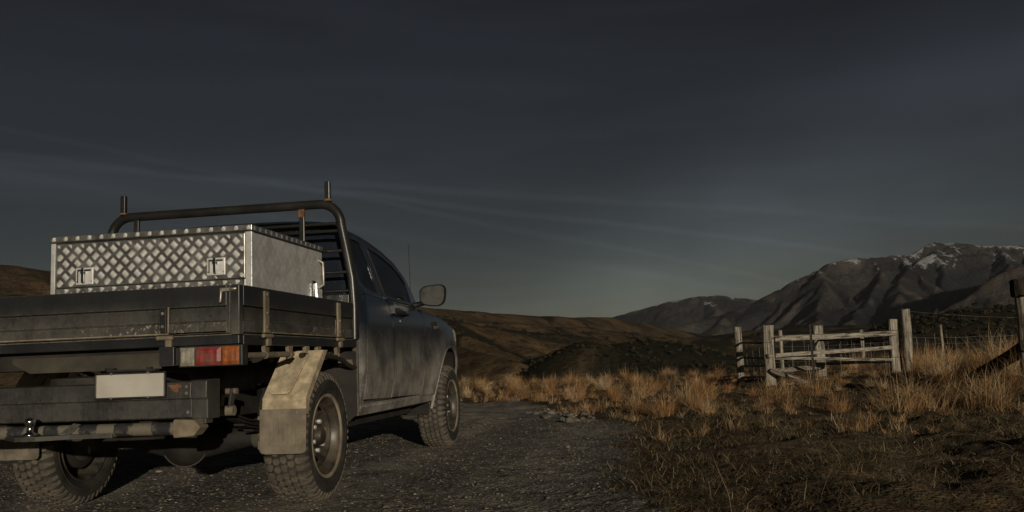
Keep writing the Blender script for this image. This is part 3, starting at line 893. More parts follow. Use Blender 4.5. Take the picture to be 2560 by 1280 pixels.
for i in range(11):
    a = math.pi*i/10 - math.pi/2
    row = []
    for k in range(25):
        b_ = 2*math.pi*k/24
        row.append((.08+.145*math.cos(a)*math.cos(b_), -.03-.115*math.sin(a), .352+.140*math.cos(a)*math.sin(b_)))
    P.append(row)
df.grid(P); mk('differential', df, 'under_black', axle, smooth=60)
rg = MB(); rg.tube([(.08+.150*math.cos(2*math.pi*k/28), -.055, .352+.143*math.sin(2*math.pi*k/28)) for k in range(29)], .005, 6, cap=False)
mk('differential_flange', rg, 'dusty_steel', axle)
for s_ in (1, -1):
    bd = MB(); bd.tube([(s_*.50, 0, .366), (s_*.60, 0, .366), (s_*.605, 0, .366), (s_*.64, 0, .366)], [.06, .06, .10, .14], 20)
    mk('brake_backing', bd, 'dusty_steel', axle, smooth=35)
exh = MB(); exh.tube([(-.22, -.95, .48), (-.22, -.5, .50), (-.25, 0, .56), (-.25, .6, .48), (-.25, 2.5, .44)], .032, 14)
mk('exhaust_pipe', exh, 'under_black', truck, smooth=50)
tank = MB(); tank.box(-.34, .34, .45, 1.3, .40, .58); mk('fuel_tank', tank, 'under_black', truck, bevel=.03)
spare = MB(); spare.lathe([(-.1,.20),(-.12,.26),(-.11,.34),(0,.36),(.11,.34),(.12,.26),(.1,.20)], (0,0,0), 40)
spare.v = [(y_, z_-.58, .66+x_*.85) for x_, y_, z_ in spare.v]
mk('spare_tyre', spare, 'rubber_side', truck, smooth=50)

# bumper, number plate, tow bar
bp = MB(); bp.prism([(YT-.012, .722), (YT-.030, .715), (YT-.034, .642), (YT-.022, .634), (YT-.020, .552), (YT-.008, .545), (YT+.04, .545), (YT+.04, .722)], 0, -.775, .690)
bumper = mk('rear_bumper', bp, 'bumper_paint', truck, bevel=.003)
for s_ in (1, -1):
    bc = MB()
    pr = [(YT-.014, .727), (YT-.033, .720), (YT-.037, .642), (YT-.025, .632), (YT-.023, .545), (YT-.008, .540), (YT+.10, .540), (YT+.10, .727)]
    if s_ > 0: bc.prism(pr, 0, .692, .772)
    else: bc.prism(pr, 0, -.86, -.777)
    mk('bumper_end', bc, 'bumper_paint', bumper, bevel=.005)
    for z in (.695, .665, .575): mk('bolt', bolt((s_*.672, YT-.034 if z > .64 else YT-.022, z), (1, -1), .008, .006), 'zinc', bumper)
bl = MB(); bl.box(.60, .76, YT-.018, YT+.05, .520, .543); mk('bumper_bracket', bl, 'bumper_paint', bumper, bevel=.003)
rs = MB(); vs = []
for k in range(14):
    a = 2*math.pi*k/14; r_ = .020*(1+.35*math.sin(3*a)+.2*math.sin(5*a+1)); vs.append((.615+1.5*r_*math.cos(a), YT-.0355+.0006*math.sin(a), .692+.9*r_*math.sin(a)))
rs.add(vs, [tuple(range(14))]); mk('rust_patch', rs, 'rust', bumper, solid=.003)
pl = MB(); pl.box(.218, .568, YT-.060, YT-.052, .656, .764)
plate = mk('number_plate', pl, 'plate_white', truck, bevel=.002, label='blank white number plate')
pf = MB()
for a in ((.210, .576, .764, .772), (.210, .576, .648, .656), (.210, .218, .656, .764), (.568, .576, .656, .764)): pf.box(a[0], a[1], YT-.064, YT-.050, a[2], a[3])
mk('plate_frame', pf, 'black_plastic', plate, bevel=.003)
for x in (.30, .49):
    for z in (.767, .653): mk('bolt', bolt((x, YT-.064, z), (1, -1), .006, .004), 'zinc', plate)
pb = MB(); pb.box(.25, .54, YT-.050, YT-.033, .70, .75); pb.box(.28, .30, YT-.05, YT-.02, .75, .795); pb.box(.47, .49, YT-.05, YT-.02, .75, .795); pb.box(.27, .52, YT-.055, YT-.02, .776, .786)
mk('plate_bracket', pb, 'under_black', plate)
tb_ = MB(); tb_.tube([(-.82, -1.09, .500), (-.4, -1.09, .500), (0, -1.09, .500), (.4, -1.09, .500), (.66, -1.09, .500)], .031, 16)
towbar = mk('tow_bar', tb_, 'hazard_bar', truck, smooth=50)
te = MB(); te.prism([(.62, .545), (.72, .540), (.755, .505), (.72, .465), (.62, .458), (.61, .50)], 1, -1.135, -1.045)
mk('tow_bar_end', te, 'tan_steel', towbar, bevel=.006)
tn = MB(); tn.prism([(-.13, -1.235), (-.02, -1.235), (.10, -1.16), (.30, -1.125), (.30, -1.09), (-.30, -1.09), (-.26, -1.125)], 2, .466, .488)
tn.prism([(.06, .470), (.14, .535), (.10, .54), (.02, .49)], 1, -1.13, -1.118)
mk('tow_tongue', tn, 'bumper_paint', towbar, bevel=.004)
bl_ = MB(); prof = [(0, .030), (.006, .034), (.012, .032), (.020, .016), (.045, .0145), (.052, .018), (.060, .0235), (.070, .025), (.080, .0225), (.088, .013), (.090, 0.0)]
vs = []; n = 24
for (h, r_) in prof:
    for k in range(n): vs.append((-.075+r_*math.cos(2*math.pi*k/n), -1.20+r_*math.sin(2*math.pi*k/n), .488+h))
bl_.add(vs, [(i*n+k, i*n+(k+1)%n, (i+1)*n+(k+1)%n, (i+1)*n+k) for i in range(len(prof)-1) for k in range(n)])
mk('tow_ball', bl_, 'chrome', towbar, smooth=60)

# tail lights
for s_ in (1, -1):
    hx = MB(); a, b_ = sorted((s_*.615, s_*.940)); hx.box(a, b_, YT-.010, YT+.05, .786, .885)
    tl = mk('tail_light', hx, 'black_plastic', truck, bevel=.004)
    for nm, x0, x1, mt in (('clear_lens', .624, .698, 'lens_white'), ('red_lens', .700, .833, 'lens_red'), ('amber_lens', .835, .926, 'lens_amber')):
        ln = MB(); a, b_ = sorted((s_*x0, s_*x1))
        nx, nz = 9, 6; Pg = []
        for i in range(nx):
            row = []
            for j in range(nz):
                u, v_ = i/(nx-1), j/(nz-1)
                e = min(u, 1-u, v_, 1-v_)
                row.append((a+(b_-a)*u, YT-.012-(.010 if e > 0 else 0)-.001*((i*7+j*3) % 3), .792+(.878-.792)*v_))
            Pg.append(row)
        ln.grid(Pg); mk(nm, ln, mt, tl, bevel=0)
    br = MB(); a, b_ = sorted((s_*.505, s_*.583)); br.box(a, b_, YT+.001, YT+.06, .795, .887); a, b_ = sorted((s_*.585, s_*.613)); br.box(a, b_, YT+.02, YT+.04, .80, .88)
    mk('light_bracket', br, 'bumper_paint', truck, bevel=.003)

# mud guards and flaps
for s_, xa, xb, z1 in ((1, .722, .988, .545), (-1, -.880, -.600, .520)):
    Y0 = -.425
    g = MB(); xt0, xt1 = (xa+.035, xb+.01)
    vs = [(xa+.008, Y0+.012, z1-.03), (xb-.008, Y0+.012, z1-.03), (xb-.008, Y0+.018, z1+.06), (xt1, -.19, .86), (xt0, -.19, .86), (xa+.01, Y0+.018, z1+.06)]
    g.add(vs, [(0,1,2,5), (5,2,3,4)])
    guard = mk('mud_guard', g, 'mud_steel', truck, solid=.006)
    g2 = MB(); vs = [(xb-.006, Y0+.012, z1-.03), (xb-.006, Y0+.018, z1+.06), (xt1+.002, -.19, .86), (xt1+.002, -.12, .86), (xb-.006, Y0+.07, z1+.05), (xb-.006, Y0+.05, z1-.03)]
    g2.add(vs, [(0,1,4,5), (1,2,3,4)]); mk('guard_lip', g2, 'mud_steel', guard, solid=.004)
    g3 = MB(); c0 = (xa+xb)/2-.01
    g3.add([(c0-.06, Y0+.005, z1+.085), (c0+.03, Y0+.005, z1+.085), (c0+.05, Y0+.012, z1+.10), (c0+.085, -.235, .84), (c0+.01, -.235, .84)], [(0,1,2,3,4)])
    mk('guard_brace', g3, 'mud_steel', guard, solid=.012, bevel=.003)
    mf = MB(); c = .03
    out = [(xa, z1), (xb, z1), (xb-.004, .325), (xb-.012, .311), (xb-.03, .305), (xa+.03, .305), (xa+.008, .311), (xa-.003, .325)]
    mf.prism(out, 1, Y0, Y0+.008); flap = mk('mud_flap', mf, 'flap_rubber', truck, bevel=.002)
    fb = MB()
    for z in (z1-.02,):
        for x in (xa+.05, (xa+xb)/2, xb-.05): mk('bolt', bolt((x, Y0, z), (1, -1), .007, .005), 'zinc', flap)
    rb_ = MB()
    rb_.box(xa+.05, xb-.06, Y0-.004, Y0+.001, .345, .351); rb_.box(xa+.05, xa+.056, Y0-.004, Y0+.001, .351, .44)
    rb_.box(xb-.066, xb-.06, Y0-.004, Y0+.001, .351, .44)
    for k in range(5): rb_.box(xa+.075+k*.026, xa+.083+k*.026, Y0-.004, Y0+.001, .37, .47)
    mk('raised_moulding', rb_, 'flap_rubber', flap)
    fs = MB(); fs.bar((s_*.85, .586, .805), (s_*.85, .70, .58), .10, .008, up=(0,1,0)); mk('front_mud_guard', fs, 'tan_steel', truck)

# headboard: bent tube loop, stakes, uprights, bars
YH = .60
hb_ = MB(); pts = []
half = [(.915, ZF), (.916, 1.15), (.905, 1.34), (.880, 1.48), (.856, 1.60), (.836, 1.70)]
for x, z in half: pts.append((x, YH, z))
cx_, cz_, rr_ = .690, 1.705, .145
for k in range(1, 9):
    a = math.pi/2*k/8; pts.append((cx_+rr_*math.cos(a), YH, cz_+rr_*math.sin(a)))
pts += [(-x, y, z) for x, y, z in reversed(pts)]
hb_.tube(pts, .031, 16)
headboard = mk('headboard', hb_, 'rack_paint', truck, smooth=50)
for x in (.745, -.745):
    stx = MB(); stx.box(x-.0175, x+.0175, YH-.0175, YH+.0175, 1.872, 2.002); mk('stake', stx, 'rack_paint', headboard, bevel=.004)
    wd = MB(); wd.tube([(x, YH, 1.868), (x, YH, 1.880)], .030, 14); mk('weld_collar', wd, 'rust', headboard)
for x in (.562, -.645):
    up_ = MB(); up_.box(x-.018, x+.018, YH-.012, YH+.012, ZF, 1.825); mk('upright', up_, 'rack_paint', headboard, bevel=.003)
    if x > 0:
        wd = MB(); wd.box(x-.0195, x+.0195, YH-.014, YH+.014, 1.77, 1.822); mk('rust_band', wd, 'rust', headboard)
for z, xe in ((1.715, .82), (1.665, .83), (1.53, .865), (1.385, .895), (1.26, .905)):
    bb = MB(); bb.tube([(-xe, YH+.004, z), (xe, YH+.004, z)], .0115, 10); mk('cross_bar', bb, 'rack_paint', headboard, smooth=40)
sh_ = MB(); sh_.box(-.88, .88, YH-.004, YH+.004, ZF, 1.235); mk('headboard_sheet', sh_, 'rack_paint', headboard, bevel=.002)

# ---- cab: panels cut from one smooth body side, gaps left between them
_z = [0.40,.45,.60,.75,1.05,1.15,1.225,1.255,1.72]
_x = [.85,.872,.905,.923,.925,.912,.888,.872,.735]
def side_x(y, z):
    x = float(np.interp(z, _z, _x))
    x2 = float(np.interp(z-.03, _z, _x)); x3 = float(np.interp(z+.03, _z, _x)); x = (x*2+x2+x3)/4
    if z < 1.22:
        d = math.hypot(y-WB, z-.40)
        x += .018*math.exp(-((d-.53)/.09)**2)
        t = max(0, y-3.40); x -= .55*t*t
    else:
        t = max(0, y-2.15); x -= .10*t
    t = max(0, .90-y); x -= 1.1*t*t
    return x

def panel(name, poly, mat, parent, s_=1, off=0.0, inner=None, step=.06, solid=.014):
    bm = bmesh.new()
    if inner is None:
        bm.faces.new([bm.verts.new((0, y, z)) for y, z in poly])
    else:
        a = [bm.verts.new((0, y, z)) for y, z in poly]; b_ = [bm.verts.new((0, y, z)) for y, z in inner]; n = len(a)
        for i in range(n): bm.faces.new((a[i], a[(i+1)%n], b_[(i+1)%n], b_[i]))
    bmesh.ops.triangulate(bm, faces=bm.faces[:])
    ys = [p[0] for p in poly]; zs = [p[1] for p in poly]
    for ax_, lo, hi in ((1, min(ys), max(ys)), (2, min(zs), max(zs))):
        n = int((hi-lo)/step)
        for k in range(1, n+1):
            c = [0,0,0]; c[ax_] = lo+(hi-lo)*k/(n+1); nn = [0,0,0]; nn[ax_] = 1
            bmesh.ops.bisect_plane(bm, geom=bm.verts[:]+bm.edges[:]+bm.faces[:], plane_co=c, plane_no=nn)
    bmesh.ops.remove_doubles(bm, verts=bm.verts[:], dist=1e-5)
    for v in bm.verts: v.co.x = s_*(side_x(v.co.y, v.co.z)+off)
    for f_ in bm.faces:
        f_.normal_update()
        if f_.normal.x*s_ < 0: f_.normal_flip()
    me = bpy.data.meshes.new(name); bm.to_mesh(me); bm.free()
    me.materials.append(MATS[mat]); me.shade_smooth()
    o = bpy.data.objects.new(name, me); COL.objects.link(o)
    if solid:
        md = o.modifiers.new('solid', 'SOLIDIFY'); md.thickness = solid; md.offset = -1
        md2 = o.modifiers.new('bevel', 'BEVEL'); md2.width = .003; md2.segments = 2; md2.limit_method = 'ANGLE'; md2.angle_limit = R(60)
    setp(o, parent)
    return o

REAR_WIN = [(.935,1.36),(.99,1.322),(1.10,1.303),(1.285,1.290),(1.292,1.40),(1.28,1.50),(1.255,1.58),(1.216,1.66),(1.09,1.672),(.985,1.668),(.95,1.58),(.935,1.46)]
REAR_OUT = [(.872,1.335),(.93,1.268),(1.10,1.262),(1.43,1.251),(1.402,1.40),(1.376,1.50),(1.348,1.60),(1.303,1.694),(1.09,1.703),(.935,1.705),(.89,1.60),(.868,1.46)]
FR_WIN = [(1.463,1.289),(1.80,1.278),(2.149,1.267),(2.185,1.345),(2.199,1.419),(2.07,1.50),(1.918,1.556),(1.665,1.611),(1.383,1.645),(1.412,1.55),(1.436,1.431),(1.452,1.36)]
FR_OUT = [(1.437,1.251),(1.80,1.236),(2.40,1.223),(2.44,1.262),(2.41,1.341),(2.24,1.467),(2.00,1.567),(1.69,1.64),(1.312,1.694),(1.357,1.60),(1.384,1.50),(1.411,1.40)]
HALF_DOOR = [(.848,.535),(1.470,.522),(1.470,.80),(1.462,1.05),(1.430,1.247),(1.10,1.258),(.935,1.263),(.868,1.19),(.848,1.0),(.842,.80)]
DOOR = [(1.484,.522),(2.345,.508),(2.360,.75),(2.365,1.0),(2.395,1.219),(2.05,1.228),(1.62,1.241),(1.444,1.247),(1.476,1.05),(1.484,.80)]
QUARTER = [(.825,.47),(.842,.50),(.834,.80),(.840,1.0),(.860,1.195),(.922,1.264),(.865,1.335),(.861,1.46),(.882,1.60),(.928,1.707),(.87,1.712),(.845,1.55),(.835,1.3),(.825,1.0)]
FENDER = [(2.355,.50),(2.80,.488),(2.805,.55),(2.83,.66),(2.89,.76),(2.98,.845),(3.10,.895),(3.23,.912),(3.36,.895),(3.48,.845),(3.57,.76),(3.63,.66),(3.66,.60),(3.80,.60),(3.86,.80),(3.84,.93),(3.70,1.02),(3.45,1.085),(3.1,1.15),(2.8,1.19),(2.403,1.215),(2.373,1.0),(2.368,.75)]
for s_ in (1, -1):
    hd = panel('rear_door', HALF_DOOR, 'truck_paint', truck, s_)
    panel('window_frame', REAR_OUT, 'truck_paint', hd, s_, 0, REAR_WIN)
    panel('window_pane', REAR_WIN, 'tinted_glass', hd, s_, -.010, solid=0)
    fd = panel('front_door', DOOR, 'truck_paint', truck, s_)
    panel('window_frame', FR_OUT, 'truck_paint', fd, s_, 0, FR_WIN)
    panel('window_pane', FR_WIN, 'tinted_glass', fd, s_, -.010, solid=0)
    # belt moulding and pillar trim
    bt = MB(); bt.tube([(s_*(side_x(y, z)+.004), y, z) for y, z in ((1.45,1.262),(1.62,1.255),(1.80,1.250),(2.0,1.246),(2.2,1.243))], .007, 8)
    mk('belt_moulding', bt, 'black_plastic', fd, smooth=50)
    pt_ = MB(); pt_.tube([(s_*(side_x(y, z)+.003), y, z) for y, z in ((1.425,1.28),(1.412,1.36),(1.395,1.44),(1.37,1.53),(1.345,1.62))], .005, 6)
    mk('pillar_trim', pt_, 'black_plastic', fd, smooth=50)
    # door handle in its cup
    hx = side_x(1.70, 1.14)
    cupp = [(1.575,1.165),(1.60,1.195),(1.70,1.200),(1.80,1.190),(1.85,1.165),(1.80,1.130),(1.70,1.112),(1.61,1.125)]
    panel('handle_cup', cupp, 'black_plastic', fd, s_, .002, step=.04, solid=.004)
    hh = MB(); hh.tube([(s_*(hx+.006), 1.575, 1.150), (s_*(hx+.034), 1.60, 1.156), (s_*(hx+.040), 1.70, 1.158), (s_*(hx+.034), 1.80, 1.153), (s_*(hx+.006), 1.825, 1.146)], [.010, .013, .014, .013, .010], 10)
    mk('door_handle', hh, 'truck_paint', fd, smooth=60)
    kl = MB(); kl.tube([(s_*(hx-.002), 1.665, 1.095), (s_*(hx+.010), 1.665, 1.095)], .011, 12); mk('door_lock', kl, 'zinc', fd)
    panel('cab_quarter', QUARTER, 'truck_paint', truck, s_)
    fe = panel('fender', FENDER, 'truck_paint', truck, s_, .001)
    panel('fender_vent', [(2.62,1.12),(2.80,1.135),(2.86,1.05),(2.69,1.035)], 'black_plastic', fe, s_, .006, step=.05, solid=.006)
    panel('vent_bar', [(2.655,1.085),(2.815,1.098),(2.835,1.075),(2.675,1.062)], 'zinc', fe, s_, .012, step=.05, solid=.005)
    # flare along the wheel opening and the black liner inside
    fl_ = MB(); pts = []
    for k in range(17):
        a = math.pi*(-.08+1.16*k/16); y = WB-.43*math.cos(a); z = .475+.437*math.sin(a)
        pts.append((s_*(side_x(y, z)-.004), y, z))
    fl_.tube(pts, .014, 8); mk('arch_lip', fl_, 'truck_paint', fe, smooth=60)
    li = MB(); Pg = []
    for k in range(17):
        a = math.pi*(-.12+1.24*k/16); y = WB-.445*math.cos(a); z = .475+.445*math.sin(a)
        Pg.append([(s_*.50, y, z), (s_*.70, y, z), (s_*(side_x(y, z)-.03), y, z)])
    li.grid(Pg); mk('arch_liner', li, 'under_black', fe, smooth=60)
    hl = panel('headlight', [(3.44,1.075),(3.62,1.035),(3.78,.955),(3.82,.90),(3.70,.905),(3.55,.965)], 'lens_white', truck, s_, .010, step=.04, solid=.012)
    # sill and side step
    si = MB()
    pr = [(s_*.79, .50), (s_*.868, .505), (s_*.880, .488), (s_*.862, .43), (s_*.80, .415)]
    n = len(pr); vs = [(x, y, z) for y in (.80, 2.80) for x, z in pr]
    si.add(vs, [tuple(range(n)), tuple(range(n, 2*n))] + [(i, (i+1)%n, (i+1)%n+n, i+n) for i in range(n)])
    mk('sill', si, 'truck_paint', truck, bevel=.006, smooth=40)
    sb_ = MB(); a, b_ = sorted((s_*.58, s_*.74)); sb_.box(a, b_, .78, 2.55, .345, .40); mk('side_step', sb_, 'under_black', truck, bevel=.012)
    # rounded rear corner of the cab
    Pg = []
    for z in np.linspace(.47, 1.70, 22):
        xs_ = side_x(.83, z); yb = .745 + max(0, z-1.15)*.13
        row = []
        for k in range(9):
            a = math.pi/2*k/8
            row.append((s_*(xs_-.085+.085*math.sin(a)), .828+max(0, z-1.3)*.02-(.828-yb)*math.cos(a)*1.0, z))
        Pg.append(row)
    cc = MB(); cc.grid(Pg); mk('cab_corner', cc, 'truck_paint', truck, smooth=60)
    # mirror: arm, shell, glass facing back
    mx, my, mz = 1.025, 2.275, 1.327
    ar = MB(); ar.tube([(s_*.855, 2.31, 1.255), (s_*.90, 2.31, 1.262), (s_*.96, 2.29, 1.275)], [.026, .022, .024], 12)
    mir = mk('door_mirror', ar, 'black_plastic', truck, smooth=60)
    outl = []
    for k in range(28):
        a = 2*math.pi*k/28; ca, sa = math.cos(a), math.sin(a)
        ex = .62
        px = math.copysign(abs(ca)**ex, ca)*.110; pz = math.copysign(abs(sa)**ex, sa)*.088
        outl.append((px+.012*pz/.088*(1 if px > 0 else -.2), pz*(1+.10*px/.11)))
    rows = []
    for (dy, sc) in ((-.012, .93), (-.020, 1.0), (.010, 1.03), (.050, .96), (.085, .72), (.102, .40), (.105, .02)):
        rows.append([(s_*(mx+px*sc), my+dy, mz+pz*sc) for px, pz in outl] + [(s_*(mx+outl[0][0]*sc), my+dy, mz+outl[0][1]*sc)])
    sm_ = MB(); sm_.grid(rows); mk('mirror_shell', sm_, 'black_plastic', mir, smooth=60)
    gm = MB(); gm.add([(s_*(mx+px*.92), my-.011, mz+pz*.92) for px, pz in outl], [tuple(range(28))]); mk('mirror_glass', gm, 'mirror_glass', mir)

# roof, windscreen, bonnet, rear wall
PIL = [(.80,1.712),(1.0,1.707),(1.303,1.697),(1.50,1.675),(1.69,1.643)]
Pg = []
for y in np.linspace(.80, 1.69, 14):
    zr = float(np.interp(y, [p[0] for p in PIL], [p[1] for p in PIL])); xe = side_x(max(y, .93), zr)
    row = []
    for k in range(25):
        u = -1+2*k/24
        row.append((xe*math.sin(u*math.pi/2), y+(.20*(1-u*u) if y > 1.5 else 0)*(y-1.5)/.19 + (.0 if y > .81 else .02*u*u), zr+.075*(1-abs(u)**2.6)))
    Pg.append(row)
rf_ = MB(); rf_.grid(Pg); mk('roof', rf_, 'truck_paint', truck, smooth=60, solid=.01)
Pg = []
for y, z in ((1.69,1.643),(2.0,1.570),(2.24,1.470),(2.41,1.344),(2.44,1.262),(2.46,1.225)):
    xe = side_x(y, z)-.002
    Pg.append([(xe*math.sin(u*math.pi/2), y+.24*(1-u*u), z+.072*(1-abs(u)**2.6)*max(0, (z-1.22)/.42)) for u in np.linspace(-1, 1, 21)])
ws = MB(); ws.grid(Pg); mk('windscreen', ws, 'tinted_glass', truck, smooth=60)
Pg = []
for y in np.linspace(2.42, 3.86, 14):
    z = float(np.interp(y, [2.40,2.8,3.1,3.45,3.70,3.84], [1.214,1.190,1.150,1.086,1.02,.93])); xe = side_x(y, z)-.006
    Pg.append([(xe*math.sin(u*math.pi/2), y+.06*(1-u*u), z+.045*(1-u*u)) for u in np.linspace(-1, 1, 17)])
bn = MB(); bn.grid(Pg); mk('bonnet', bn, 'truck_paint', truck, smooth=60, solid=.01)
fp = MB(); fp.box(-.62, .62, 3.84, 3.93, .74, .96); mk('grille', fp, 'black_plastic', truck, bevel=.02)
fb_ = MB(); fb_.box(-.80, .80, 3.70, 3.98, .48, .735); mk('front_bumper', fb_, 'truck_paint', truck, bevel=.06, smooth=40, seg=4)
def wall_y(z): return .745 + max(0, z-1.15)*.13
RW = [(-.60,1.30),(.60,1.30),(.64,1.34),(.58,1.60),(.54,1.63),(-.54,1.63),(-.58,1.60),(-.64,1.34)]
RO = [(-.80,.47),(.80,.47),(.80,1.25),(.68,1.66),(.60,1.715),(-.60,1.715),(-.68,1.66),(-.80,1.25)]
rw = MB(); vs = [(x, wall_y(z), z) for x, z in RO] + [(x, wall_y(z), z) for x, z in RW]
rw.add(vs, [(i, (i+1)%8, (i+1)%8+8, i+8) for i in range(8)])
cw = mk('cab_rear_wall', rw, 'truck_paint', truck)
gw = MB(); gw.add([(x, wall_y(z)+.006, z) for x, z in RW], [tuple(range(8))]); mk('rear_window', gw, 'tinted_glass', cw)
# cabin floor, dash, seats and steering wheel behind the glass
cf = MB(); cf.box(-.84, .84, .80, 2.6, .52, .60); cf.box(-.78, .78, 2.25, 2.62, .60, 1.20); mk('cabin_floor', cf, 'interior', truck, bevel=.01)
for x in (.38, -.38):
    se = MB(); se.box(x-.24, x+.24, 1.45, 1.95, .62, .84); se.bar((x, 1.50, .80), (x, 1.32, 1.36), .46, .13, up=(0,1,0))
    seat = mk('seat', se, 'interior', truck, bevel=.04, seg=3)
    he = MB(); he.box(x-.12, x+.12, 1.26, 1.35, 1.38, 1.54); mk('headrest', he, 'interior', seat, bevel=.035, seg=3)
sw = MB(); sw.tube([(.38+.18*math.cos(2*math.pi*k/24), 2.08+.07*math.sin(2*math.pi*k/24), 1.16+.165*math.sin(2*math.pi*k/24)) for k in range(25)], .014, 8, cap=False)
sw.tube([(.38, 2.08, 1.16), (.38, 2.3, 1.08)], .03, 10)
mk('steering_wheel', sw, 'interior', truck, smooth=60)
an = MB(); an.tube([(.71, 2.75, 1.19), (.705, 2.735, 1.5), (.70, 2.725, 1.835)], [.006, .0035, .0025], 6)
antn = mk('antenna', an, 'black_plastic', truck)
an2 = MB(); an2.tube([(.71, 2.75, 1.18), (.71, 2.75, 1.22)], [.018, .010], 10); mk('antenna_base', an2, 'black_plastic', antn)

# ------------------------------------------------------------------ tool box on the deck
TX0, TX1, TY0, TY1, TZ1 = -.495, .716, -.50, .555, 1.556
box = thing('tool_box', 'aluminium tread-plate tool box standing on the truck deck', 'tool box', ((TX0+TX1)/2, (TY0+TY1)/2, ZF))
bd_ = MB(); bd_.box(TX0+.012, TX1-.001, TY0+.012, TY1, ZF+.001, 1.520); mk('box_body', bd_, 'aluminium', box, bevel=.003)
fr = MB(); fr.box(TX0, TX0+.026, TY0, TY0+.03, ZF+.002, 1.518); mk('box_frame', fr, 'aluminium', box, bevel=.002)
fr = MB(); fr.box(TX1-.037, TX1+.001, TY0-.0005, TY0+.03, ZF+.002, 1.518)
bs_ = MB(); bs_.box(TX0+.0265, TX1-.0375, TY0+.0005, TY0+.03, ZF+.002, 1.258); mk('bottom_strip', bs_, 'tread_base', box, bevel=.002)
mk('box_frame', fr, 'aluminium', box, bevel=.002)
dp_ = MB(); dp_.box(TX0+.031, TX1-.042, TY0+.004, TY0+.02, 1.264, 1.513); door_p = mk('drop_door', dp_, 'tread_base', box, bevel=.002)
gk = MB(); gk.box(TX0+.024, TX1-.035, TY0+.0105, TY0+.0115, 1.254, 1.519); mk('door_gap', gk, 'black_plastic', box)  # black sheet behind the door, fills the gap round it
ld = MB(); ld.box(TX0-.006, TX1+.006, TY0-.008, TY1+.006, 1.524, TZ1); lid = mk('lid', ld, 'tread_base', box, bevel=.003)
lg_ = MB(); lg_.box(TX0+.008, TX1+.0005, TY0+.008, TY1, 1.515, 1.5235); mk('lid_gap', lg_, 'black_plastic', box)  # black slab filling the gap between body and lid
wl_ = MB(); wl_.tube([(TX1+.001, TY0-.001, ZF+.01), (TX1+.001, TY0-.001, 1.516)], .004, 8); mk('corner_weld', wl_, 'aluminium', box)

def tread(rects, origin, U, V, N_, name, parent, holes=(), hgt=.0024, cell=.052, mat='bright_aluminium'):
    """raised five-bar tread: basket weave set on its corner"""
    mb = MB(); U, V, N_ = Vector(U), Vector(V), Vector(N_); O = Vector(origin); s2 = math.sqrt(.5)
    for (u0, u1, v0, v1) in rects:
        n = int(max(u1-u0, v1-v0)*1.6/cell)+8
        for i in range(-n, n):
            for j in range(-n, n):
                ca, cb = (i+.5)*cell, (j+.5)*cell
                cu, cv = (ca-cb)*s2, (ca+cb)*s2
                if not (u0-.04 < cu < u1+.04 and v0-.04 < cv < v1+.04): continue
                along = (s2, s2) if (i+j) % 2 else (-s2, s2)
                acr = (-along[1], along[0])
                for k in range(5):
                    o_ = (k-2)*.0076
                    hl_, hw = .0178, .0027
                    bu, bv = cu+acr[0]*o_, cv+acr[1]*o_
                    e = hl_*s2
                    # trim to the plate
                    if bu-e*.4 < u0 or bu+e*.4 > u1 or bv-e*.4 < v0 or bv+e*.4 > v1: continue
                    if any(a < bu < b_ and c < bv < d for a, b_, c, d in holes): continue
                    t = min(1, (min(bu-u0, u1-bu, bv-v0, v1-bv)-.001)/e) if e else 1
                    L_ = hl_*max(.35, t)
                    def pnt(a, c, h): return O + U*(bu+along[0]*a+acr[0]*c) + V*(bv+along[1]*a+acr[1]*c) + N_*h
                    vs = [pnt(-L_, 0, 0), pnt(-L_*.6, -hw, 0), pnt(L_*.6, -hw, 0), pnt(L_, 0, 0), pnt(L_*.6, hw, 0), pnt(-L_*.6, hw, 0), pnt(-L_*.6, 0, hgt), pnt(L_*.6, 0, hgt)]
                    mb.add(vs, [(1,2,7,6), (4,5,6,7), (0,1,6), (0,6,5), (2,3,7), (3,4,7)])
    return mk(name, mb, mat, parent, kind='stuff', smooth=120)
LH = [(-.285+0, 1.323), (.508, 1.335)]
holes = [(x-.062, x+.062, z-.058, z+.058) for x, z in LH]
tread([(TX0+.034, TX1-.045, 1.267, 1.510)], (0, TY0+.004, 0), (1,0,0), (0,0,1), (0,-1,0), 'tread_plate', door_p, holes)
tread([(TX0+.028, TX1-.039, 1.19, 1.256)], (0, TY0+.0005, 0), (1,0,0), (0,0,1), (0,-1,0), 'tread_plate', box)
tread([(TX0-.004, TX1+.004, 1.526, TZ1-.002)], (0, TY0-.008, 0), (1,0,0), (0,0,1), (0,-1,0), 'tread_plate', lid)
tread([(TY0+.034, TY1-.003, 1.15, 1.512)], (TX1-.001, 0, 0), (0,1,0), (0,0,1), (1,0,0), 'tread_plate', box, [(.36, .45, 1.17, 1.33)], .0008, mat='aluminium')
tread([(TY0, TY1, 1.526, TZ1-.002)], (TX1+.006, 0, 0), (0,1,0), (0,0,1), (1,0,0), 'tread_plate', lid, (), .0008, mat='aluminium')
tread([(TX0, TX1, TY0, TY1)], (0, 0, TZ1), (1,0,0), (0,1,0), (0,0,1), 'tread_plate', lid)
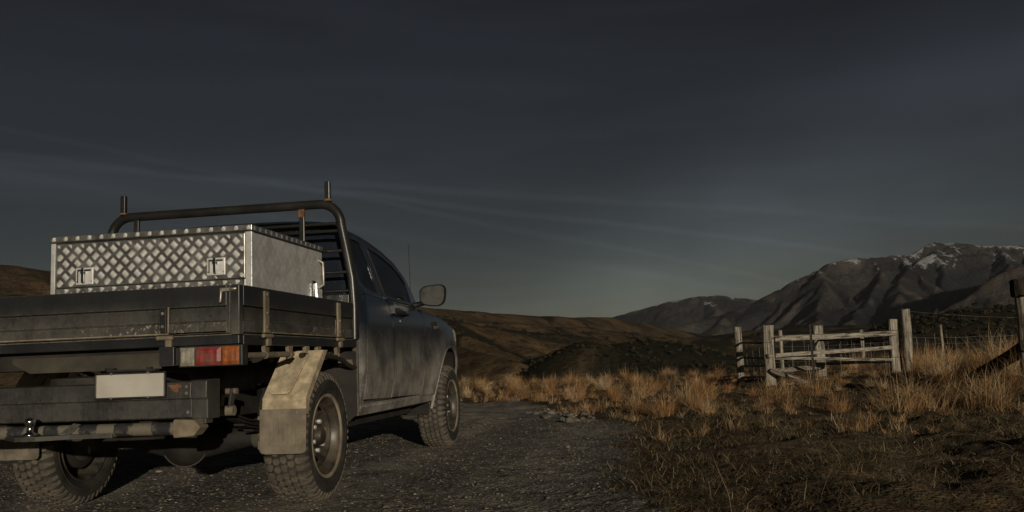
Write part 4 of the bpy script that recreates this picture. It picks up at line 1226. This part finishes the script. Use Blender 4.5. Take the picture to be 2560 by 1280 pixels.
for x, z in LH:
    pl_ = MB(); pl_.box(x-.054, x+.054, TY0-.001, TY0+.005, z-.048, z+.048)
    lt = mk('latch', pl_, 'bright_aluminium', door_p, bevel=.006)
    rc = MB(); rc.box(x-.042, x+.042, TY0-.0016, TY0-.0005, z-.036, z+.038); mk('latch_recess', rc, 'bright_aluminium', lt)
    sd_ = MB(); sd_.box(x-.042, x+.042, TY0-.004, TY0-.0012, z+.028, z+.038); sd_.box(x-.042, x-.036, TY0-.004, TY0-.0012, z-.036, z+.028); mk('latch_shadow', sd_, 'black_plastic', lt)  # black strips stand in for the shadow inside the latch recess
    pd = MB(); pd.bar((x-.004, TY0-.012, z+.046), (x+.004, TY0-.024, z-.038), .016, .006, up=(0,1,0)); pd.tube([(x-.018, TY0-.008, z+.02), (x+.016, TY0-.008, z+.018)], .007, 10)
    mk('latch_handle', pd, 'chrome', lt, bevel=.002)
    for dx in (-.047, .047): mk('rivet', bolt((x+dx, TY0-.001, z-.03), (1, -1), .004, .003), 'zinc', lt)
# side latch and grab handle
sl = MB(); sl.box(TX1-.002, TX1+.004, .375, .435, 1.185, 1.318); sl2 = mk('latch', sl, 'black_plastic', box, bevel=.004)
sh2 = MB(); sh2.bar((TX1+.012, .405, 1.30), (TX1+.020, .405, 1.20), .012, .02, up=(1,0,0)); mk('latch_handle', sh2, 'chrome', sl2)
gh = MB(); gh.tube([(TX1, .50, 1.46), (TX1+.028, .50, 1.44), (TX1+.030, .50, 1.30), (TX1, .50, 1.28)], .010, 10); mk('grab_handle', gh, 'zinc', box, smooth=60)

# ------------------------------------------------------------------ timber helpers
def grain_attr(me, axis_pts):
    """stores a coordinate that runs along each timber so the wood grain follows it"""
    a, b = Vector(axis_pts[0]), Vector(axis_pts[1]); d = (b-a).normalized(); u = d.orthogonal().normalized(); w = d.cross(u)
    at = me.attributes.new('grain', 'FLOAT_VECTOR', 'POINT'); out = []
    off = random.uniform(0, 40)
    for v in me.vertices:
        p = v.co-a; out += [p.dot(u)+off, p.dot(w), p.dot(d)]
    at.data.foreach_set('vector', out)

def timber(name, a, b, w, t, mat, parent=None, rnd=False, wob=.012, n=10, up=(0,0,1), tip=False, seed=None):
    """a worn timber from a to b; rnd: round section, otherwise sawn"""
    rs = random.Random(seed if seed is not None else random.random())
    a, b = Vector(a), Vector(b); d = (b-a); L = d.length; d = d/L
    r_ = d.cross(Vector(up)); r_ = r_.normalized() if r_.length > 1e-4 else d.orthogonal().normalized(); u_ = r_.cross(d).normalized()
    if rnd: sec = [(math.cos(2*math.pi*k/14)*w/2*rs.uniform(.93, 1.05), math.sin(2*math.pi*k/14)*t/2*rs.uniform(.93, 1.05)) for k in range(14)]
    else:
        c = min(w, t)*.16; sec = [(-w/2+c,-t/2),(w/2-c,-t/2),(w/2,-t/2+c),(w/2,t/2-c),(w/2-c,t/2),(-w/2+c,t/2),(-w/2,t/2-c),(-w/2,-t/2+c)]
        sec = [(x*rs.uniform(.95,1.03), y*rs.uniform(.95,1.03)) for x, y in sec]
    ph1, ph2 = rs.uniform(0, 6), rs.uniform(0, 6); vs = []; m_ = len(sec)
    for i in range(n+1):
        s = i/n; ox = wob*math.sin(s*4.1+ph1)*math.sin(math.pi*s) ; oy = wob*math.sin(s*5.3+ph2)*math.sin(math.pi*s)
        k_ = 1+rs.uniform(-.03, .03)
        for (x, y) in sec:
            e = rs.uniform(-.014, .014) if i in (0, n) else 0
            vs.append(a + d*(L*s+e) + r_*(x*k_+ox) + u_*(y*k_+oy))
    fs = [(i*m_+k, i*m_+(k+1)%m_, (i+1)*m_+(k+1)%m_, (i+1)*m_+k) for i in range(n) for k in range(m_)]
    fs += [tuple(range(m_))[::-1], tuple(n*m_+k for k in range(m_))]
    mb = MB(); mb.add(vs, fs)
    o = mk(name, mb, mat, parent, smooth=38)
    grain_attr(o.data, (a, b))
    return o

def post(name, x, y, ztop, w, t, parent, mat='weathered_wood', rnd=False, lean=(0,0), seed=None):
    z0 = hz1(x, y)
    return timber(name, (x-lean[0], y-lean[1], z0-.15), (x+lean[0], y+lean[1], ztop), w, t, mat, parent, rnd, .010, 10, up=(0,1,0), seed=seed)

def wire(pts, r, name, parent, mat='fence_wire', sag=.02, n=5):
    mb = MB(); P = []
    for p0, p1 in zip(pts[:-1], pts[1:]):
        p0, p1 = Vector(p0), Vector(p1)
        for i in range(n):
            s = i/n; q_ = p0.lerp(p1, s); q_.z -= sag*4*s*(1-s); P.append(q_)
    P.append(Vector(pts[-1])); mb.tube(P, r, 4)
    return mk(name, mb, mat, parent)

# ------------------------------------------------------------------ stock-yard rails
yard = thing('rail_fence', 'grey weathered timber rail fence panel with loose slanting rails, beyond the grass', 'fence', (6.2, 14.5, 0))
P1, P2, P5, P6 = (4.55, 15.3), (4.95, 13.13), (6.87, 19.2), (7.90, 15.8)
post('post', *P1, 1.30, .165, .15, yard, rnd=True, seed=1)
post('post', *P2, 1.24, .19, .17, yard, rnd=False, lean=(.008, 0), seed=2)
post('post', *P5, 1.36, .235, .20, yard, seed=3)
post('post', *P6, 1.33, .23, .19, yard, lean=(.012, 0), seed=4)
for i, (a, b, w, t) in enumerate((((4.98, 13.02, .985), (7.92, 15.69, 1.035), .045, .105), ((4.90, 12.99, .655), (7.84, 15.62, .735), .045, .082),
        ((5.0, 13.28, .615), (8.02, 15.93, .455), .04, .058), ((6.80, 19.10, .38), (7.80, 15.95, .43), .05, .075),
        ((5.1, 13.7, .35), (6.95, 19.0, .315), .055, .10), ((5.85, 13.90, .12), (7.85, 15.66, .085), .045, .10), ((4.98, 13.25, .06), (5.75, 13.93, .10), .04, .05),
        ((6.85, 19.05, .97), (7.85, 15.95, .90), .04, .045))):
    timber('rail', a, b, w, t, 'weathered_wood', yard, False, .007, 12, seed=20+i)
for i, (za, zb) in enumerate(((.95,.92),(.63,.63),(.455,.47),(.215,.25))):
    timber('rail', (4.60, 15.2, za), (4.93, 13.2, zb), .035, .040, 'weathered_wood', yard, False, .008, 6, seed=40+i)
timber('brace', (4.95, 12.98, .38), (5.80, 12.35, .0), .11, .10, 'weathered_wood', yard, True, .01, 8, seed=50)
for z0 in (.82, .52, .30, .16):
    wire([(4.62, 15.25, z0), (4.93, 13.15, z0+.01), (7.88, 15.75, z0+.03)], .0034, 'wire', yard)
for k in range(16):
    s = (k+.5)/16; x = 4.95+s*2.95; y = 13.13+s*2.67
    if k % 2 == 0: wire([(x, y-.01, .14), (x+random.uniform(-.03,.03), y-.01, .85)], 0.0026, 'wire_tie', yard, n=2, sag=0)
for k, s in enumerate((.2, .45, .7)):
    x = 4.60+s*.33; y = 15.2-s*2.0; wire([(x, y, .18), (x, y, .93)], 0.0026, 'wire_tie', yard, n=2, sag=0)
for (px, py, zz, rr) in ((4.55,15.3,1.02,.086),(4.55,15.3,.60,.084),(4.95,13.13,.92,.104),(4.95,13.13,.70,.104),(7.9,15.8,1.10,.125),(7.9,15.8,.52,.125)):
    mb = MB(); mb.tube([(px+rr*math.cos(2*math.pi*k/14), py+rr*math.sin(2*math.pi*k/14), zz+.01*math.sin(k)) for k in range(15)], .003, 4, cap=False); mk('wire_wrap', mb, 'steel_stake', yard)

stk = thing('steel_stake', 'thin dark steel fence stake standing in front of the timber rails', 'stake', (5.55, 11.9, 0))
mb = MB(); z0 = hz1(5.55, 11.9)
for a in (90, 210, 330): mb.bar((5.55+.008*math.cos(R(a)), 11.9+.008*math.sin(R(a)), z0-.1), (5.55+.008*math.cos(R(a)), 11.9+.008*math.sin(R(a)), 1.20), .030, .006, up=(math.cos(R(a+90)), math.sin(R(a+90)), 0))
mk('stake_body', mb, 'steel_stake', stk)
for z in (1.08, .9, .62, .35): mk('stake_clip', MB().tube([(5.535, 11.885, z), (5.57, 11.885, z+.01), (5.57, 11.915, z)], .003, 5), 'fence_wire', stk)

# ------------------------------------------------------------------ wire fence running off to the right
wf = thing('wire_fence', 'post and netting wire fence running right from the tall grey post', 'fence', (8.1, 15.6, 0))
post('post', 8.11, 15.6, 1.54, .20, .19, wf, rnd=True, lean=(.010, 0), seed=5)
def at(az, r): return CAM[0]+r*math.sin(R(az)), CAM[1]+r*math.cos(R(az))
LINE = [(8.11, 15.6)] + [at(*q_) for q_ in ((15.9, 23.5), (17.8, 25.0), (19.7, 26.5), (22.5, 29), (26, 32))]
for i, (x, y) in enumerate(LINE[1:]):
    zt = (.757+23.5*math.tan(R(1.08))) if i == 0 else 1.12
    z0 = hz1(x, y)
    if i == 0: timber('post', (x, y, z0-.1), (x, y, zt), .062, .062, 'weathered_wood', wf, True, .006, 8, up=(0,1,0), seed=60)
    else:
        mb = MB(); mb.bar((x-.006, y, z0-.1), (x, y, zt), .045, .012); mb.bar((x, y-.01, z0-.1), (x, y-.012, zt-.002), .010, .03); mk('stake', mb, 'steel_stake', wf)
for zz, r_ in ((1.30, .0040), (.92, .0046), (.78, .0040), (.60, .0036), (.42, .0036), (.24, .0034)):
    if zz > 1.2: wire([(8.11, 15.55, 1.50), (LINE[3][0], LINE[3][1], 1.36), (LINE[5][0], LINE[5][1], 1.30)], r_, 'wire', wf, sag=.03)
    else: wire([(x, y-.05, zz+(.0 if i else .02)) for i, (x, y) in enumerate(LINE)], r_, 'wire', wf, sag=.02)
for a, b in zip(LINE[:-1], LINE[1:]):
    n = max(2, int(math.hypot(b[0]-a[0], b[1]-a[1])/.45))
    for k in range(1, n):
        s = k/n; x = a[0]+(b[0]-a[0])*s; y = a[1]+(b[1]-a[1])*s-.05
        wire([(x, y, .22), (x+random.uniform(-.02,.02), y, .92 if k % 3 else 1.0)], .0032, 'wire_tie', wf, n=1, sag=0)
# the same fence line behind the yard
bf = thing('wire_fence', 'low wire fence with thin wooden posts, behind the timber rails', 'fence', (6.2, 23.5, 0))
BL = [(3.2, 27.5), at(7.1, 29.5), (8.6, 22.5), (8.3, 17.0)]
for i, (x, y) in enumerate(BL[1:3]):
    z0 = hz1(x, y); post('post', x, y, .757+29.5*math.tan(R(1.2)) if i == 0 else 1.25, .12, .12, bf, rnd=True, seed=70+i)
for zz in (1.18, .95, .72, .48, .28): wire([(x, y, zz+(hz1(x, y) if i < 2 else 0)) for i, (x, y) in enumerate(BL[1:])], .003, 'wire', bf)
for s in (.15, .3, .45, .6, .75, .88):
    x = BL[1][0]+(BL[2][0]-BL[1][0])*s; y = BL[1][1]+(BL[2][1]-BL[1][1])*s; wire([(x, y, .2), (x, y, 1.12)], .003, 'wire_tie', bf, n=1, sag=0)

# ------------------------------------------------------------------ dark strainer post with its stay at the right
sp_ = thing('strainer_post', 'dark stout strainer post with slanting timber stay at the right edge', 'post', (7.24, 6.5, 0))
post('post', 7.17, 6.5, 1.30, .19, .19, sp_, 'weathered_wood', rnd=True, seed=6)
timber('post_cap', (7.17, 6.49, 1.285), (7.17, 6.49, 1.49), .235, .235, 'dark_wood', sp_, False, .0, 3, up=(0,1,0), seed=7)
timber('stay', (7.13, 6.42, .70), (7.10, 9.3, .05), .165, .165, 'dark_wood', sp_, True, .01, 10, seed=8)
for z in (1.2, .86, .55): 
    mb = MB(); mb.tube([(7.2+.100*math.cos(2*math.pi*k/14), 6.5+.100*math.sin(2*math.pi*k/14), z) for k in range(15)], .003, 4, cap=False); mk('wire_wrap', mb, 'steel_stake', sp_)
lo = timber('fallen_log', (7.75, 7.6, .20), (6.55, 5.65, .06), .20, .18, 'dark_wood', None, True, .01, 10, seed=9)
tag(lo, 'dark fallen log half sunk in grass below the strainer post', 'log')

# ------------------------------------------------------------------ loose stones
def rock_mesh(name, seed, sub=2):
    bm = bmesh.new(); bmesh.ops.create_icosphere(bm, subdivisions=sub, radius=1.0)
    rs = random.Random(seed); pl_ = [(Vector((rs.gauss(0,1), rs.gauss(0,1), rs.gauss(0,1))).normalized(), rs.uniform(.55, .9)) for _ in range(9)]
    for v in bm.verts:
        for n_, d in pl_:
            e = v.co.dot(n_)-d
            if e > 0: v.co -= n_*e
    me = bpy.data.meshes.new(name); bm.to_mesh(me); bm.free()
    at_ = me.color_attributes.new('Col', 'FLOAT_COLOR', 'POINT')
    c = rs.choice([(.17,.15,.125),(.23,.205,.17),(.13,.112,.09),(.28,.25,.21)])
    for k in range(len(me.vertices)): at_.data[k].color = (*c, 1)
    me.materials.append(MATS['stone']); return me
rocks = [rock_mesh('rock', 300+i) for i in range(6)]
rr = random.Random(5)
for i in range(64):
    t = rr.random(); x = 1.95-.95*t+rr.gauss(0,.16); y = 6.2+2.5*t+rr.gauss(0,.40); s = rr.uniform(.02, .06)*(1.25 if i < 10 else .8)
    o = bpy.data.objects.new('rock', rocks[i % 6]); COL.objects.link(o)
    o.location = (x, y, hz1(x, y)+s*.25); o.scale = (s*rr.uniform(.9,1.5), s*rr.uniform(.8,1.2), s*rr.uniform(.55,.9)); o.rotation_euler = (rr.uniform(-.3,.3), rr.uniform(-.3,.3), rr.uniform(0,6))
    tag(o, 'pale rock in the rubble heap where gravel meets grass', 'rock', 'rubble at the gravel edge')

def merge_obj(name, co, faces_n, face_idx, col, mat, kind='stuff', label=None, cat=None):
    """one mesh from numpy arrays; faces_n: verts per face"""
    me = bpy.data.meshes.new(name)
    me.vertices.add(len(co)); me.vertices.foreach_set('co', co.ravel().astype(np.float32))
    me.loops.add(len(face_idx)); me.loops.foreach_set('vertex_index', face_idx.astype(np.int32))
    me.polygons.add(len(faces_n)); st = np.concatenate([[0], np.cumsum(faces_n)[:-1]]); me.polygons.foreach_set('loop_start', st.astype(np.int32))
    me.update(calc_edges=True)
    at_ = me.color_attributes.new('Col', 'FLOAT_COLOR', 'POINT')
    at_.data.foreach_set('color', np.concatenate([col, np.ones((len(col), 1))], 1).ravel().astype(np.float32))
    me.materials.append(MATS[mat])
    o = bpy.data.objects.new(name, me); COL.objects.link(o); o['kind'] = kind
    if label: tag(o, label, cat)
    return o

# gravel: small stones pressed into the track
def gravel(n, smin, smax, ymin, ymax, xmin, xmax, seed):
    g = np.random.default_rng(seed)
    x = g.uniform(xmin, xmax, n); y = ymin + (ymax-ymin)*g.random(n)**1.4
    sd = road_sd(x, y); keep = (sd > -.25+.5*g.random(n)) ; x, y = x[keep], y[keep]
    return x, y, smin+(smax-smin)*g.random(len(x))**3
xs1, ys1, ss1 = gravel(42000, .003, .011, -4.0, 7.0, -3.5, 3.4, 1)
xs2, ys2, ss2 = gravel(380, .010, .024, -3.8, 9.0, -3.0, 3.2, 2)
x = np.concatenate([xs1, xs2]); y = np.concatenate([ys1, ys2]); s = np.concatenate([ss1, ss2]); n = len(x)
z = height(x, y)[0]
base = np.array([(1,0,0),(0,1,0),(-1,0,0),(0,-1,0),(.45,.35,.62),(-.4,.4,.55),(-.45,-.35,.6),(.35,-.45,.5)], float)
fidx = [(0,1,4),(1,5,4),(1,2,5),(2,6,5),(2,3,6),(3,7,6),(3,0,7),(0,4,7),(4,5,6),(4,6,7)]
jit = RNG.uniform(.75, 1.25, (n, 8, 3)); ang = RNG.uniform(0, 6.28, n); ca, sa = np.cos(ang), np.sin(ang)
v = base[None]*jit; v[:,:,0] *= RNG.uniform(1, 1.7, n)[:,None]
co = np.stack([v[:,:,0]*ca[:,None]-v[:,:,1]*sa[:,None], v[:,:,0]*sa[:,None]+v[:,:,1]*ca[:,None], v[:,:,2]*.9], -1)*s[:,None,None]
co += np.stack([x, y, z-.0005], -1)[:,None,:]
pal = np.array([(.30,.25,.18),(.20,.17,.13),(.12,.112,.102),(.06,.058,.056),(.38,.33,.25),(.15,.135,.115)])
col = np.repeat(pal[RNG.choice(6, n, p=[.16,.24,.24,.18,.06,.12])], 8, 0)
fi = (np.array(fidx)[None]+(np.arange(n)*8)[:,None,None]).reshape(-1)
merge_obj('gravel', co.reshape(-1,3), np.full(n*10, 3), fi, col, 'stone', label='loose grey and tan gravel stones over the track', cat='gravel')

# ------------------------------------------------------------------ grass
GP = np.array([(.58,.33,.14),(.50,.27,.115),(.40,.225,.10),(.62,.43,.23),(.24,.145,.072),(.68,.53,.34),(.17,.13,.07)])
def blades(roots, length, width, lean, droop, azi, curl, col, seed):
    """curved tapering strips; all arguments arrays of one value per blade"""
    n = len(length); g = np.random.default_rng(seed)
    t = np.array([0, .36, .74, 1.0]); wd = np.array([1, .85, .5, 0.05])
    a = azi[:,None] + curl[:,None]*t[None]**1.5
    hor = length[:,None]*(lean[:,None]*t[None] + droop[:,None]*t[None]**2.2)
    ver = length[:,None]*(t[None]*np.sqrt(np.clip(1-lean[:,None]**2, .05, 1)) - .75*droop[:,None]*t[None]**2.6)
    cx_ = roots[:,0,None]+hor*np.cos(a); cy_ = roots[:,1,None]+hor*np.sin(a); cz_ = roots[:,2,None]+ver
    fa = azi+np.pi/2+g.uniform(-.6,.6,n)
    wx = np.cos(fa)[:,None]*width[:,None]*wd[None]*.5; wy = np.sin(fa)[:,None]*width[:,None]*wd[None]*.5
    L_ = np.stack([cx_-wx, cy_-wy, cz_], -1); R_ = np.stack([cx_+wx, cy_+wy, cz_], -1)
    co = np.stack([L_, R_], 2).reshape(n, 8, 3)
    q_ = np.array([(0,1,3,2),(2,3,5,4),(4,5,7,6)])
    fi = (q_[None]+(np.arange(n)*8)[:,None,None]).reshape(-1)
    return co.reshape(-1,3), np.full(n*3, 4), fi, np.repeat(col, 8, 0)

def tussocks(tx, ty, size, nb, seed, tone=None, upright=.5):
    g = np.random.default_rng(seed); cnt = np.maximum(14, (nb*np.clip(size/.4, .35, 1.8)).astype(int)); idx = np.repeat(np.arange(len(tx)), cnt); n = len(idx)
    S = size[idx]
    ra = g.uniform(0, 6.283, n); rd = S*.30*np.sqrt(g.random(n))
    rx = tx[idx]+rd*np.cos(ra); ry = ty[idx]+rd*np.sin(ra); rz = height(rx, ry)[0]-.01
    L_ = S*g.uniform(.55, 1.25, n)
    lean = np.clip(np.abs(g.normal(.26, .34, n))*(1.35-upright*.6), 0, .97)
    droop = np.clip(g.normal(.48, .34, n), -.2, 1.1)
    az_ = ra+g.normal(0, .5, n)
    wind = .25
    tn = (tone[idx] if tone is not None else g.integers(0, 7, len(tx))[idx])
    ci = np.where(g.random(n) < .6, tn, g.integers(0, 7, n))
    col = GP[ci]*g.uniform(.75, 1.2, (n,1))
    wdt = np.clip(.0018+.0026*(np.hypot(rx-CAM[0], ry-CAM[1])/14), .0022, .007)*g.uniform(.7, 1.3, n)
    return blades(np.stack([rx, ry, rz], -1), L_, wdt, lean, droop, az_, g.normal(0, 1.1, n), col, seed+1)

def scatter(n, xmin, xmax, ymin, ymax, seed, fn):
    g = np.random.default_rng(seed); x = g.uniform(xmin, xmax, n); y = g.uniform(ymin, ymax, n); k = fn(x, y, g); return x[k], y[k]

def inview(x, y, lo=-15.5, hi=22):
    a = np.degrees(np.arctan2(x-CAM[0], y-CAM[1])); return (a > lo) & (a < hi)
def rad(x, y): return np.hypot(x-CAM[0], y-CAM[1])
# the tawny tussock belt along the far side of the gravel and round the fences
def belt(x, y, g):
    sd = road_sd(x, y); r_ = rad(x, y)
    nz = fbm(x*.55, y*.55, 3, 201)
    lim = np.interp(x, [-2,2,3.2,5,7,9], [9,6.2,4.6,3.9,2.0,1.0])
    return inview(x, y) & (sd < -.35) & (r_ < 30) & (y > lim+.8*nz) & (g.random(len(x)) < np.clip(.55+nz*1.4, .08, 1))
tx, ty = scatter(5200, -9, 14, 2, 26, 31, belt)
g_ = np.random.default_rng(77)
sz = .15+.27*g_.random(len(tx))**1.5 + .14*np.clip(fbm(tx*.4, ty*.4, 2, 211), 0, 1)
sz *= np.interp(tx, [-6,2,4,6,7.5,9], [.9,.85,.85,.85,1.25,1.55])*np.interp(rad(tx, ty), [8,14,30], [.9,1.0,1.05])
taz_ = np.degrees(np.arctan2(tx-CAM[0], ty-CAM[1])); clear = (taz_ > 3.6) & (taz_ < 14.6) & (rad(tx, ty) > 10.5) & (rad(tx, ty) < 24); sz[clear] *= .5
sz *= .86
parts_ = tussocks(tx, ty, sz*.62, 60, 41, upright=.35)
merge_obj('tussock_grass', *parts_, 'grass', label='belt of tawny dry tussock grass between gravel and fences', cat='grass')
# shaggy mounds that rise out of it
gm_ = np.random.default_rng(333); mx_, my_ = [], []
cx_, cy_ = scatter(2600, -9, 12, 2.5, 22, 37, lambda x, y, g: inview(x, y) & (road_sd(x, y) < -.55) & (y > np.interp(x, [-2,2,3.2,5,7,9], [9,6.4,5.0,4.3,2.6,1.6])))
for a_, b_ in zip(cx_, cy_):
    gap = .55+.55*((a_*7.3+b_*3.1) % 1)
    if all((a_-p)**2+(b_-q2)**2 > gap*gap for p, q2 in zip(mx_, my_)): mx_.append(a_); my_.append(b_)
mx_, my_ = np.array(mx_), np.array(my_)
ms_ = (.26+.16*gm_.random(len(mx_)))*np.interp(mx_, [-6,2,4,6,7.5,9], [.95,.95,.95,.95,1.3,1.6])
maz_ = np.degrees(np.arctan2(mx_-CAM[0], my_-CAM[1])); mr_ = np.hypot(mx_-CAM[0], my_-CAM[1])
ms_[(maz_ > 3.6) & (maz_ < 14.6) & (mr_ > 10.5) & (mr_ < 24)] *= .46
merge_obj('tussock_mounds', *tussocks(mx_, my_, ms_, 300, 47, upright=.1), 'grass', label='shaggy straw coloured tussock mounds across the grass belt', cat='grass')
# low bent tufts in front of it
def fringe(x, y, g):
    sd = road_sd(x, y); nz = fbm(x*.7, y*.7, 3, 205); lim = np.interp(x, [-2,2,3.2,5,7,9], [9,6.2,4.6,3.9,2.0,1.0])
    return inview(x, y) & (sd < -.12) & (y > lim-2.2+1.2*nz) & ((y < lim+2.5) | (x < 2.2)) & (g.random(len(x)) < np.clip(np.where(x < 2.6, .9, .28)+nz*1.2, .03, 1)) & ((x > 2.2) | (sd > -1.3))
tx, ty = scatter(5200, -9, 9, -1, 18, 35, fringe)
sz = .09+.13*np.random.default_rng(79).random(len(tx))
merge_obj('low_tussock_grass', *tussocks(tx, ty, sz, 70, 45, upright=.0), 'grass', label='low bent dry tufts along the front of the tussock belt', cat='grass')
# broad ragged tussocks that stand out one by one
BIG = [(5.35,4.75,.50,'big tawny tussock in front of the tall fence post, spreading wide'),(6.05,4.55,.44,'upright pale tussock just left of the fallen log'),(3.25,7.35,.36,'round orange tussock at the front of the belt, left of the rails'),
       (4.35,7.0,.40,'ragged brown tussock in front of the leftmost fence post'),(4.95,8.2,.42,'dense rusty tussock at the foot of the slanting brace'),(7.9,9.8,.62,'tall tussock mound right of the tall post, behind the stay'),
       (6.95,5.2,.36,'loose straggly tussock over the dark log at the right edge'),(6.1,2.2,.20,'small pale tuft alone in the short turf at the right')]
for i, (bx, by, bs, lab) in enumerate(BIG):
    n_ = 7 if bs > .3 else 2
    gx = bx+np.random.default_rng(500+i).normal(0, bs*.22, n_); gy = by+np.random.default_rng(600+i).normal(0, bs*.18, n_)
    p_ = tussocks(gx, gy, np.full(n_, bs), 60, 700+i*3, upright=.4)
    o = merge_obj('grass_tussock', *p_, 'grass'); del o['kind']; tag(o, lab, 'tussock', 'large tussocks')

# short matted turf in the right foreground, thinning out over the gravel edge
def turf(n, seed, lo, hi, xmin, xmax, ymin, ymax, dens, wf=.0035, fn=None):
    g = np.random.default_rng(seed); x = g.uniform(xmin, xmax, n); y = ymin+(ymax-ymin)*g.random(n)**1.3
    sd = road_sd(x, y); nz = fbm(x*1.3, y*1.3, 4, 221)
    k = inview(x, y, -60, 24) & (rad(x, y) > 1.2) & (sd < .25*g.random(len(x))**2 - .02) & (g.random(n) < np.clip(dens+nz*.9, .04, 1))
    if fn: k &= fn(x, y)
    x, y = x[k], y[k]; n = len(x); z = height(x, y)[0]-.004
    pal = np.array([(.20,.138,.072),(.13,.096,.054),(.29,.21,.12),(.068,.066,.034),(.09,.078,.042),(.42,.34,.22),(.056,.061,.031)])
    col = pal[g.choice(7, n, p=[.20,.20,.12,.18,.16,.05,.09])]*g.uniform(.7, 1.25, (n,1))
    return blades(np.stack([x, y, z], -1), g.uniform(lo, hi, n)*(1+.6*np.clip(fbm(x*.9, y*.9, 2, 231), -.5, 1)), wf*g.uniform(.7, 1.4, n)*np.clip(rad(x, y)/6, .8, 2), np.clip(np.abs(g.normal(.80,.25,n)), 0, .98), np.clip(g.normal(.25,.3,n), -.2, .7), g.uniform(0, 6.28, n), g.normal(0, 1.9, n), col, seed+1)
merge_obj('turf', *turf(150000, 51, .03, .085, 2.2, 9.5, -3.9, 8.0, .62), 'grass', label='short matted dull brown and green turf in the right foreground', cat='grass')
merge_obj('turf', *turf(9000, 57, .03, .09, -7.5, -2.6, -1.5, 6, .5), 'grass', label='sparse dry turf left of the truck', cat='grass')
merge_obj('dead_stalks', *turf(2600, 61, .10, .26, 2.6, 8.5, -3.0, 7.0, .25, .0042), 'grass', label='scattered bleached dead stalks lying across the turf', cat='grass')

# ------------------------------------------------------------------ the air over the valley
hm = bpy.data.materials.new('haze'); hm.use_nodes = True; hm.node_tree.nodes.clear()
ho_ = hm.node_tree.nodes.new('ShaderNodeOutputMaterial'); hv = hm.node_tree.nodes.new('ShaderNodeVolumePrincipled')
hv.inputs['Color'].default_value = (.86, .92, 1, 1); hv.inputs['Density'].default_value = 0.9e-5
hm.node_tree.links.new(hv.outputs[0], ho_.inputs['Volume'])
MATS['haze'] = hm
mk('haze', MB().box(-15000, 15000, -15000, 15000, -120, 1000), 'haze', kind='stuff', label='thin blue haze in the valley air')

# ------------------------------------------------------------------ scrub on the near knolls and gullies
g = np.random.default_rng(88)
n = 40000
a = np.radians(g.uniform(-16, 22, n)); r_ = 130*np.exp(g.random(n)*np.log(1500/130)); x = CAM[0]+r_*np.sin(a); y = CAM[1]+r_*np.cos(a)
z, sc, _, _, _ = height(x, y)
k = (g.random(n) < np.clip((sc-.22)*.55, .004, .5)); x, y, z, r_ = x[k], y[k], z[k], r_[k]
n = len(x); nl = 48
sz = g.uniform(.5, 1.7, n)*np.clip(r_/420, .6, 2.2)
u = g.normal(0, 1, (n, nl, 3)); u /= np.linalg.norm(u, axis=2, keepdims=True); rad_ = g.uniform(.45, 1.0, (n, nl, 1))
cen = np.stack([x, y, z+sz*.45], -1)[:,None,:] + u*rad_*sz[:,None,None]*np.array([1,1,.62])
t1 = g.normal(0, 1, (n, nl, 3)); t1 /= np.linalg.norm(t1, axis=2, keepdims=True); t2 = np.cross(t1, u); t2 /= np.linalg.norm(t2, axis=2, keepdims=True)+1e-6
ls = (sz[:,None,None]*g.uniform(.16, .32, (n, nl, 1)))
co = np.stack([cen-t1*ls, cen+t2*ls*.7, cen+t1*ls, cen-t2*ls*.7], 2).reshape(-1, 3)
pal = np.array([(.030,.030,.018),(.045,.040,.024),(.022,.024,.016),(.060,.046,.028)])
col = np.repeat(pal[g.integers(0, 4, n)], nl*4, 0)*np.repeat(g.uniform(.7, 1.3, (n*nl, 1)), 4, 0)
merge_obj('scrub', co, np.full(n*nl, 4), np.arange(n*nl*4), col, 'scrub_leaf', label='dark scrub bushes scattered over the knolls and gullies', cat='scrub')
